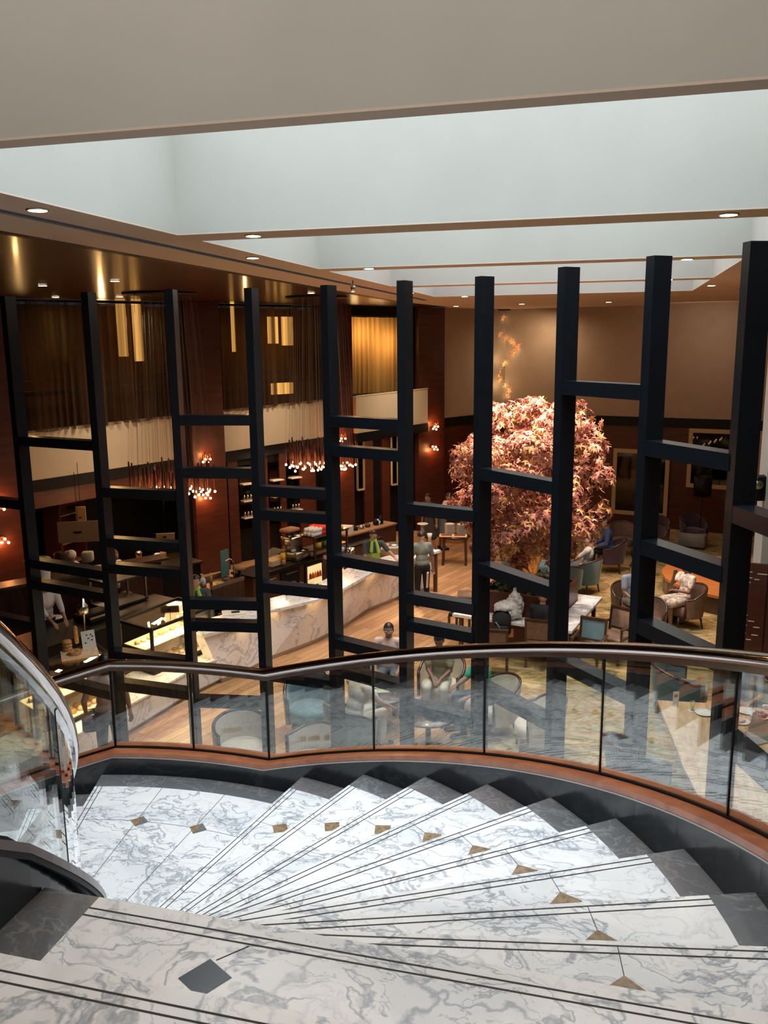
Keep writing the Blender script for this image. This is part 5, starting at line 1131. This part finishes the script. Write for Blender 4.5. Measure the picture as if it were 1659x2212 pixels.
x, y = onb(628, 1212); t = Th('coffee_machine', 'brushed steel coffee machine with a tray on the black back counter', 'coffee machine', (x + .05, y + .18, .90), arot)
MB().box(.05, 0, 0, .50, .42, .20, 0, 0, .02).build('base', M['steel2'], t); MB().box(0, .08, .2, .42, .26, .30, 0, 0, .02).build('machine_body', M['steel2'], t); MB().box(-.02, .05, .50, .46, .36, .05, 0, 0, .02).build('top_plate', M['chrome'], t); MB().box(-.08, .08, .66, .40, .30, .07, 0, 0, .02).build('cup_tray', M['kraft'], t)
for a_ in (-.18, .02): MB().bar((a_, .08, .55), (a_, .08, .66), .03).build('tray_post', M['black'], t)
# two level rack with stacked cups
x, y = onb(650, 1200); RK = Th('cup_rack', 'dark two level rack carrying stacked cups over the back counter', 'rack', (x + .45, y + .30, .90), arot)
MB().box(0, 0, .50, 1.25, .55, .04).build('rack_top', M['darkwood'], RK)
for a_ in (-.58, 0, .58): MB().bar((a_, -.24, 0), (a_, -.24, .5), .04).bar((a_, .24, 0), (a_, .24, .5), .04).build('upright', M['darkwood'], RK)
MB().box(0, 0, .18, 1.2, .5, .02).build('lower_shelf', M['darkwood'], RK)
ca, sa = math.cos(arot), math.sin(arot); rx_, ry_ = x + .45, y + .30
def rk(a_, b_): return (rx_ + a_ * ca - b_ * sa, ry_ + a_ * sa + b_ * ca)
k = 0
cupp = {}
for (mname, a0, a1, rows, lab) in (('white', -.60, -.36, 3, 'white cups'), ('red', -.30, -.02, 4, 'red cups'), ('cream', .06, .30, 3, 'cream cups'), ('yellow', .34, .50, 2, 'yellow cups')):
    for i in range(5 if mname != 'yellow' else 3):
        for j in range(rows):
            for l_ in range(2 if mname in ('red', 'white') else 1):
                a_ = a0 + (a1 - a0) * i / 4 + .02 * l_; b_ = -.22 + .12 * j; px_, py_ = rk(a_, b_)
                if mname not in cupp:
                    cupp[mname] = tag(MB().lathe([(.038, 0), (.046, .04), (.032, .085), (.001, .09)], px_, py_, 1.441, 10).build('stacked_cup', M[mname]), 'upturned cup in the pile of %s on the rack' % lab, 'cup', 'pile of ' + lab)
                else:
                    c_ = cupp[mname].copy(); COL.objects.link(c_); c_.location = (px_, py_, 1.441 + l_ * .085)
for mname, a_ in (('yellow', -.30), ('greenp', -.06)): p_ = rk(a_, -.1); tag(MB().lathe([(.075, 0), (.085, .15), (.075, .15), (.07, .02), (.001, .02)], *p_, 1.10, 16).build('pail', M[mname]), ('yellow' if mname == 'yellow' else 'dark green') + ' pail on the lower shelf of the cup rack', 'pail')
p_ = rk(.38, -.22); tag(MB().box(*p_, .9, .16, .12, .10, arot, 0, .02).build('pale_blue_jug', M['bluecloth']), 'pale blue jug at the right end of the cup rack', 'jug')
p_ = rk(-.25, -.42); t = Th('cutlery_tray', 'white tray of dark sachets standing before the cup rack', 'tray', (*p_, .90), arot); MB().box(0, 0, 0, .28, .18, .08).build('tray_body', M['white'], t); MB().box(-.02, 0, .08, .2, .14, .03).build('sachets', M['meat'], t)
# sink counter on the left of the bar
q0 = Vector(at(457, 1267, 1.05)); q1 = Vector(at(527, 1245, 1.05)); q2 = Vector(at(440, 1254, 1.05)); sd = (q1 - q0).normalized(); sn = Vector((-sd.y, sd.x)); Ls = (q1 - q0).length; ws = .62
def sk(a_, b_): p_ = q0 + sd * a_ + sn * b_; return (p_.x, p_.y)
S_ = Th('sink_counter', 'dark sink counter with a raised rim in front of the red wooden column', 'counter', (*sk(Ls / 2, .3), 0))
MB().prism([sk(0, 0), sk(Ls, 0), sk(Ls, ws), sk(0, ws)], .55, .98).build('cabinet_body', M['darkwood'], S_, True)
MB().prism([sk(.02, .04), sk(Ls - .02, .04), sk(Ls - .02, ws), sk(.02, ws)], 0, .5).build('lower_cabinet', M['black'], S_, True)
MB().prism([sk(.0, -.01), sk(Ls, -.01), sk(Ls, .02), sk(0, .02)], .98, 1.05).prism([sk(0, ws), sk(Ls, ws), sk(Ls, ws + .03), sk(0, ws + .03)], .98, 1.05).build('raised_rim', M['tan'], S_, True)
MB().bar((*sk(.1, -.03), .46), (*sk(Ls - .1, -.03), .46), .02, .04).build('towel_rail', M['steel2'], S_, True)
tag(MB().prism([sk(Ls * .35, -.055), sk(Ls * .55, -.055), sk(Ls * .55, -.035), sk(Ls * .35, -.035)], .2, .5).build('lime_cloth', M['lime']), 'lime green cloth hanging on the sink counter rail', 'cloth')
p_ = sk(.1, .35); t = Th('soap_dispenser', 'white pump bottle on the near end of the sink counter', 'bottle', (*p_, .98)); MB().lathe([(.055, 0), (.06, .12), (.02, .18), (.001, .18)], seg=14).build('bottle_body', M['white'], t); MB().tube([(0, 0, .17), (0, 0, .24), (-.05, 0, .24)], .012, 6).build('pump', M['white'], t)
p_ = sk(Ls * .42, .15); tag(MB().lathe([(.03, 0), (.09, .03), (.085, .035), (.001, .015)], *p_, .98, 16).build('small_dish', M['lime']), 'lime green dish on the sink counter', 'dish')
p_ = sk(Ls * .6, .12); tag(MB().lathe([(.05, 0), (.06, .10), (.001, .10)], *p_, .98, 12).build('spice_jar', M['tan']), 'brown jar next to the lime dish', 'jar')
p_ = sk(Ls * .42, .42); tag(MB().lathe([(.03, 0), (.032, .12), (.012, .16), (.012, .20), (.001, .20)], *p_, .98, 12).build('oil_bottle', M['amber']), 'slim amber bottle behind the lime dish', 'bottle')
p_ = sk(Ls + .12, .25); tag(MB().lathe([(.001, 0), (.14, 0), (.15, .02), (.14, .05), (.001, .05)], *p_, 1.14, 8).build('round_board', M['kraft']), 'octagonal tan board at the far end of the sink counter', 'board'); tag(MB().tube([(*p_, 0), (*p_, 1.13)], .03, 8).build('board_stand', M['black']), 'black stand holding the octagonal tan board', 'stand')
p_ = sk(Ls * .95, .5); tag(MB().bar((*p_, .98), (*p_, 1.55), .22, .02, up=(sn.x, sn.y, 0)).build('green_glass_screen', M['teal_plastic']), 'upright sea green splash screen right of the red column', 'screen')
x, y = p_[0] + .25, p_[1] - .1; tag(MB().tube([(x, y, .95), (x, y, 1.35), (x - .06, y - .08, 1.42), (x - .12, y - .16, 1.36)], .013, 8).build('tap', M['chrome']), 'curved steel tap by the green splash screen', 'tap')
# brown side counter at the right of the back bar
a0_ = Vector(at(752, 1158, 1.05)); a1_ = Vector(at(858, 1130, 1.05)); ad_ = (a1_ - a0_).normalized(); an_ = Vector((-ad_.y, ad_.x))
def sc(a_, b_): p_ = a0_ + ad_ * a_ + an_ * b_; return (p_.x, p_.y)
Lc = (a1_ - a0_).length; S2 = Th('side_counter', 'brown wooden side counter behind the bartender with a tan top', 'counter', (*sc(Lc / 2, .2), 0))
MB().prism([sc(0, 0), sc(Lc, 0), sc(Lc, .6), sc(0, .6)], 1.02, 1.06).build('counter_top', M['kraft'], S2, True); MB().prism([sc(.02, .04), sc(Lc, .04), sc(Lc, .56), sc(.02, .56)], 0, 1.02).build('cabinet_body', M['redwood'], S2, True)
p_ = sc(.2, .3); tag(MB().prism([(p_[0] - .2, p_[1] - .12), (p_[0] + .2, p_[1] - .12), (p_[0] + .2, p_[1] + .12), (p_[0] - .2, p_[1] + .12)], 1.06, 1.24).build('storage_tub', M['whitecloth']), 'pale plastic tub at the near end of the brown side counter', 'tub')
for i, (f_, m__, h_) in enumerate(((.30, 'black', .12), (.42, 'steel2', .10), (.55, 'darkwood', .10), (.72, 'black', .16), (.76, 'white', .14), (.82, 'black', .22))):
    p_ = sc(Lc * f_, .28); tag(MB().lathe([(.07, 0), (.08, h_ * .6), (.03, h_ * .8), (.03, h_), (.001, h_)], *p_, 1.06, 12).build('container', M[m__]), ['black bowl', 'steel pot', 'brown jar', 'short black shaker', 'white cruet', 'tall black shaker'][i] + ' on the brown side counter', 'container')
for px, lab in ((870, 'left of the waiter'), ):
    x, y = at(px, 1180, 1.02); tag(MB().ball((x, y, 1.01), .14, .10, .06).build('folded_cloth', M['cream']), 'crumpled cream cloth on the bar end ' + lab, 'cloth')
# plate table
x, y = at(982, 1217, 0); PT = Th('plate_table', 'small dark wooden table carrying a tray and two stacks of plates', 'table', (x, y, 0), R(8))
MB().lathe([(.001, .72), (.42, .72), (.42, .76), (.001, .76)], seg=8, sy=.8).build('tabletop', M['darkwood'], PT); MB().lathe([(.34, .60), (.36, .72)], seg=20, sy=.8).build('apron_band', M['kraft'], PT)
for sx_ in (-1, 1):
    for sy_ in (-1, 1): MB().bar((sx_ * .30, sy_ * .22, 0), (sx_ * .28, sy_ * .2, .72), .06).build('leg', M['darkwood'], PT)
t = Th('serving_tray', 'pale tray with two dark filled compartments on the plate table', 'tray', (x - .02, y - .13, .762), R(8)); MB().box(0, 0, 0, .72, .30, .03, 0, 0, .01).build('tray_body', M['foodpink'], t)
for s in (-1, 1): MB().box(s * .17, -.01, .03, .28, .18, .012).build('filling', M['meat'], t)
pl = None
for s, lab in ((-1, 'left'), (1, 'right')):
    for k in range(10):
        px_, py_ = x + s * .16, y + .14
        if pl is None: pl = plate(px_, py_, .762, 'white plate in the left stack on the plate table', .13, 'plates in the left stack')
        else:
            c_ = pl.copy(); COL.objects.link(c_); c_.location = (px_, py_, .762 + k * .028); c_['label'] = 'white plate in the %s stack on the plate table' % lab; c_['group'] = 'plates in the %s stack' % lab
x1, y1 = at(913, 1133, 1.1); t = Th('cake_stand', 'white dish on a tall slim stand near the bar end', 'stand', (x1, y1, 0)); MB().tube([(0, 0, 0), (0, 0, 1.08)], .05, 10).build('stem', M['plastic_grey'], t); MB().lathe([(.05, 0), (.15, .04), (.14, .05), (.001, .03)], 0, 0, 1.08, 18).build('dish', M['white'], t)
x1, y1 = at(928, 1165, .9); t = Th('napkin_holder', 'white napkins fanned in a slim holder beside the servers', 'napkin holder', (x1, y1, 0)); MB().tube([(0, 0, 0), (0, 0, .78)], .025, 8).build('stem', M['darkwood'], t); MB().lathe([(.03, .78), (.045, .95), (.07, 1.05), (.001, 1.0)], seg=8).build('napkins', M['white'], t)
# kitchen behind the display counter
def kit(name, label, cat, px, py, z, builder):
    x_, y_ = at(px, py, z); t_ = Th(name, label, cat, (x_, y_, 0)); builder(t_); return t_
RZ = math.atan2(LU.y, LU.x)
x, y = at(190, 1345, .95); t = Th('kitchen_worktop', 'dark steel kitchen worktop behind the pastry cases', 'worktop', (x, y + .2, 0), R(70)); MB().box(0, 0, .88, 3.4, .8, .05).build('top', M['darksteel'], t); MB().box(0, 0, 0, 3.3, .7, .88).build('cabinet_body', M['black'], t)
x, y = at(206, 1322, 1.05); t = Th('induction_unit', 'black sloping cooking unit with chrome edge on the kitchen worktop', 'cooker', (x, y, .93), R(70)); MB().box(0, 0, 0, .6, .5, .12, 0, 0, .02).build('unit_body', M['black'], t); MB().box(0, -.25, .10, .6, .02, .03).build('chrome_edge', M['chrome'], t)
x, y = at(118, 1335, .96); tag(MB().lathe([(.05, 0), (.15, .03), (.14, .04), (.001, .01)], x, y, .94, 18).build('serving_plate', M['white']), 'white serving plate under the chef hands', 'plate')
x, y = at(255, 1262, 1.3); t = Th('prep_trolley', 'tall trolley with a tied brown bag beside the second post', 'trolley', (x, y, 0), R(70))
for z_ in (.95, 1.42): MB().box(0, 0, z_, .9, .6, .04).build('shelf', M['darksteel'], t)
for a_ in (-.42, .42):
    for b_ in (-.27, .27): MB().bar((a_, b_, 0), (a_, b_, 1.45), .035).build('upright', M['steel2'], t)
x, y = at(252, 1258, 1.1); tag(MB().lathe([(.06, 0), (.07, .16), (.05, .2), (.001, .2)], x, y, .99, 14).build('white_jug', M['white']), 'white jug on the prep trolley', 'jug')
x, y = at(258, 1310, .6); tag(MB().ball((x + .1, y + .1, .65), .22, .18, .26).build('brown_bag', M['kraft']), 'crumpled brown bag hanging under the prep trolley shelf', 'bag')
x, y = at(150, 1222, 1.42); x += LN.x * .5; y += LN.y * .5; t = Th('pass_shelf', 'long dark pass shelf across the kitchen opening', 'shelf', (x, y, 0), RZ); MB().box(0, 0, 1.36, 3.6, .45, .05).build('shelf_board', M['darkwood'], t); MB().box(0, .1, 0, 3.4, .3, 1.36).build('cabinet_body', M['darkwood'], t)
x, y = at(82, 1218, 1.42); tag(MB().lathe([(.12, 0), (.26, .10), (.25, .11), (.001, .05)], x, y, 1.415, 16).build('salad_bowl', M['cream']), 'wide cream bowl of greens at the left of the pass shelf', 'bowl'); tag(MB().ball((x, y, 1.52), .2, .2, .05).build('greens', M['leaf']), 'heap of greens in the wide cream bowl', 'food')
for px, c_, lab in ((132, 'darkwood', 'brown pot left of the white capped cook'), (145, 'tan', 'tan pot beside the white capped cook'), (190, 'khaki', 'khaki box right of the white capped cook')):
    x, y = at(px, 1212, 1.42); tag(MB().box(x, y, 1.415, .22, .2, .20, .4, 0, .02).build('pot', M[c_]), lab, 'pot')
x, y = at(118, 1200, 1.0); x -= .6; y += 1.3; t = Th('shelf_cabinet', 'dark red open cabinet with shelves at the back of the kitchen', 'cabinet', (x, y, 0), RZ + .5); MB().box(-.42, 0, 0, .05, .5, 2.15).box(.42, 0, 0, .05, .5, 2.15).box(0, .24, 0, .84, .03, 2.15).build('cabinet_body', M['cabinetred'], t)
for z_ in (.5, 1.0, 1.35, 1.7, 2.1): MB().box(0, 0, z_, .82, .46, .03).build('shelf', M['tan'], t)
MB().box(0, -.27, 1.95, .9, .04, .2).build('red_header', M['cabinetred'], t)
for px, py, w_, h_, lab in ((170, 1155, .78, .42, 'large tilted beige menu board hanging at the back of the kitchen'), (176, 1124, .2, .45, 'narrow upright beige board above the large one'), (357, 1153, .36, .16, 'small beige sign board right of the second post')):
    x, y = at(px, py, 2.05); t = Th('menu_board', lab, 'sign', (x, y, 1.9)); MB().box(0, 0, 0, w_, .03, h_, R(25)).build('board', M['kraft'], t); MB().box(0, -.03, h_ * .45, w_ * .2, .02, .03, R(25)).build('printed_mark', M['black'], t); MB().tube([(0, 0, h_), (0, 0, 3.3 - 1.9)], .006, 5).build('hanging_rod', M['black'], t)
x, y = at(310, 1230, .95); t = Th('rear_worktop', 'cluttered dark worktop behind the right glass case', 'worktop', (x, y, 0), R(60)); MB().box(0, 0, .90, 2.6, .7, .05).build('top', M['darksteel'], t); MB().box(0, 0, 0, 2.5, .6, .90).build('cabinet_body', M['black'], t)
for i, (px, py, c_) in enumerate(((290, 1222, 'white'), (318, 1215, 'steel2'), (340, 1205, 'white'), (352, 1200, 'kraft'), (300, 1200, 'steel2'))):
    x, y = at(px, py, 1.0); tag(MB().lathe([(.06, 0), (.08, .12), (.05, .16), (.001, .16)], x, y, .95, 12).build('canister', M[c_]), ['white canister at the left', 'short steel canister', 'second white canister', 'brown canister', 'steel canister at the back'][i] + ' of the cluttered dark worktop', 'canister')
# mirrored shelf niches between the bar columns
for t_, lab in ((4.72, 'nearest the sink'), (5.65, 'second from the sink'), (6.25, 'third from the sink')):
    n_ = Th('shelf_niche', 'narrow lit niche with glassware shelves in the bar wall, ' + lab, 'niche', (*lw(t_ + .15, -.3), .9))
    MB().prism([lw(t_, -.30), lw(t_ + .34, -.30), lw(t_ + .34, -.34), lw(t_, -.34)], .9, 2.6).build('mirror_back', M['mirror'], n_, True)
    for z_ in (1.2, 1.65, 2.1): MB().prism([lw(t_, -.1), lw(t_ + .34, -.1), lw(t_ + .34, -.3), lw(t_, -.3)], z_, z_ + .03).build('shelf', M['cream'], n_, True)
for i in range(18):
    t_ = (4.72, 5.65, 6.25)[i % 3] + .07 + .1 * (i // 3 % 3); z_ = 1.231 + .45 * (i // 9); tag(MB().lathe([(.035, 0), (.04, .08), (.02, .14), (.001, .15)], *lw(t_, -.2), z_, 8).build('shelf_glass', M['grain']), 'small glass on a niche shelf in the bar wall', 'glass', 'glasses in the wall niches')

# ================================================================== LIGHTING
W_ = bpy.data.worlds.new('world'); SC.world = W_; W_.use_nodes = True; bg_ = W_.node_tree.nodes['Background']; bg_.inputs[0].default_value = (.55, .65, .8, 1); bg_.inputs[1].default_value = .04
# daylight falling through the skylights
for (a_, b_), e_ in zip(wy[1:], (112, 100, 70, 40)):
    o_ = light('AREA', ((XL + XR) / 2, (a_ + b_) / 2, CE + 1.85), e_, (.80, .91, 1), XR - XL - .2, sy=b_ - a_ - .2); o_.data.spread = R(95)
# recessed spots of the lounge
for x, y, e_ in ((-4.6, 13.2, 260), (-3.6, 15.5, 260), (-4.4, 19.5, 300), (-3.0, 18.4, 340), (-2.6, 21.5, 260), (.4, 19, 200), (2.2, 18.8, 300), (1.2, 14, 160), (1.6, 11, 160), (-2.8, 12.2, 240), (-5.0, 10.8, 160), (-.8, 13.4, 150), (3.2, 20.5, 380)):
    light('SPOT', (x, y, CE - .05), e_ * 1.6, (1, .84, .66) if x < -4 else WARM, .08, 62, .8)
light('SPOT', (-1.5, 15.1, CE - .05), 3200, (1, .80, .68), .10, 58, .5, to=(-1.4, 16.1, 3.6)); light('SPOT', (-3.0, 16.4, CE - .05), 1600, (1, .80, .68), .10, 50, .5, to=(-1.7, 16.2, 3.6)); light('SPOT', (.4, 16.3, CE - .05), 1400, (1, .80, .68), .10, 50, .5, to=(-1.0, 16.2, 3.6))
light('SPOT', (-1.3, 15.45, 1.2), 16, (1, .5, .2), .04, 50, .6, to=(-1.36, 16.1, 1.6))
light('AREA', (*bw(1.6, 1.0), CE - .5), 26, (1, .7, .42), .8, to=(*bw(1.2, 0), 3.9)); light('AREA', (*bw(6.5, 1.6), CE - .2), 22, (1, .75, .55), 1.5, to=(*bw(6.0, 0), 4.5))
for t_, o_, z_, e_ in ((.4, .9, 2.6, 16), (2.2, .6, 2.9, 9), (1.2, 1.6, 3.2, 12)): light('AREA', (*lw(t_, o_), z_), e_, WARM, .4, to=(*lw(t_, o_), 0))
for t_ in (5.3, 6.6, 7.6, 9.4): light('AREA', (*lw(t_, .55), 3.0), 14, WARM, .4, to=(*lw(t_, .55), 0))
for t_ in (1.0, 5.5, 9.5):
    o_ = light('AREA', (*lw(t_, 2.2), CE - .3), 20, (1, .82, .60), .8, to=(*lw(t_, 0), CZ - 2.7)); o_.data.spread = R(70)
light('AREA', (.3, -.6, CE - .1), 14, (1, .86, .72), 2.0, to=(0, 1.5, CZ - 2)); light('POINT', (-1.5, .3, CE - .1), 9, WARM, .05)
SC.view_settings.view_transform = 'Standard'; SC.view_settings.look = 'None'; SC.view_settings.gamma = 1; SC.view_settings.exposure = 0
SC.cycles.max_bounces = 8; SC.cycles.transparent_max_bounces = 16; SC.cycles.caustics_reflective = False; SC.cycles.caustics_refractive = False; SC.cycles.sample_clamp_indirect = 4
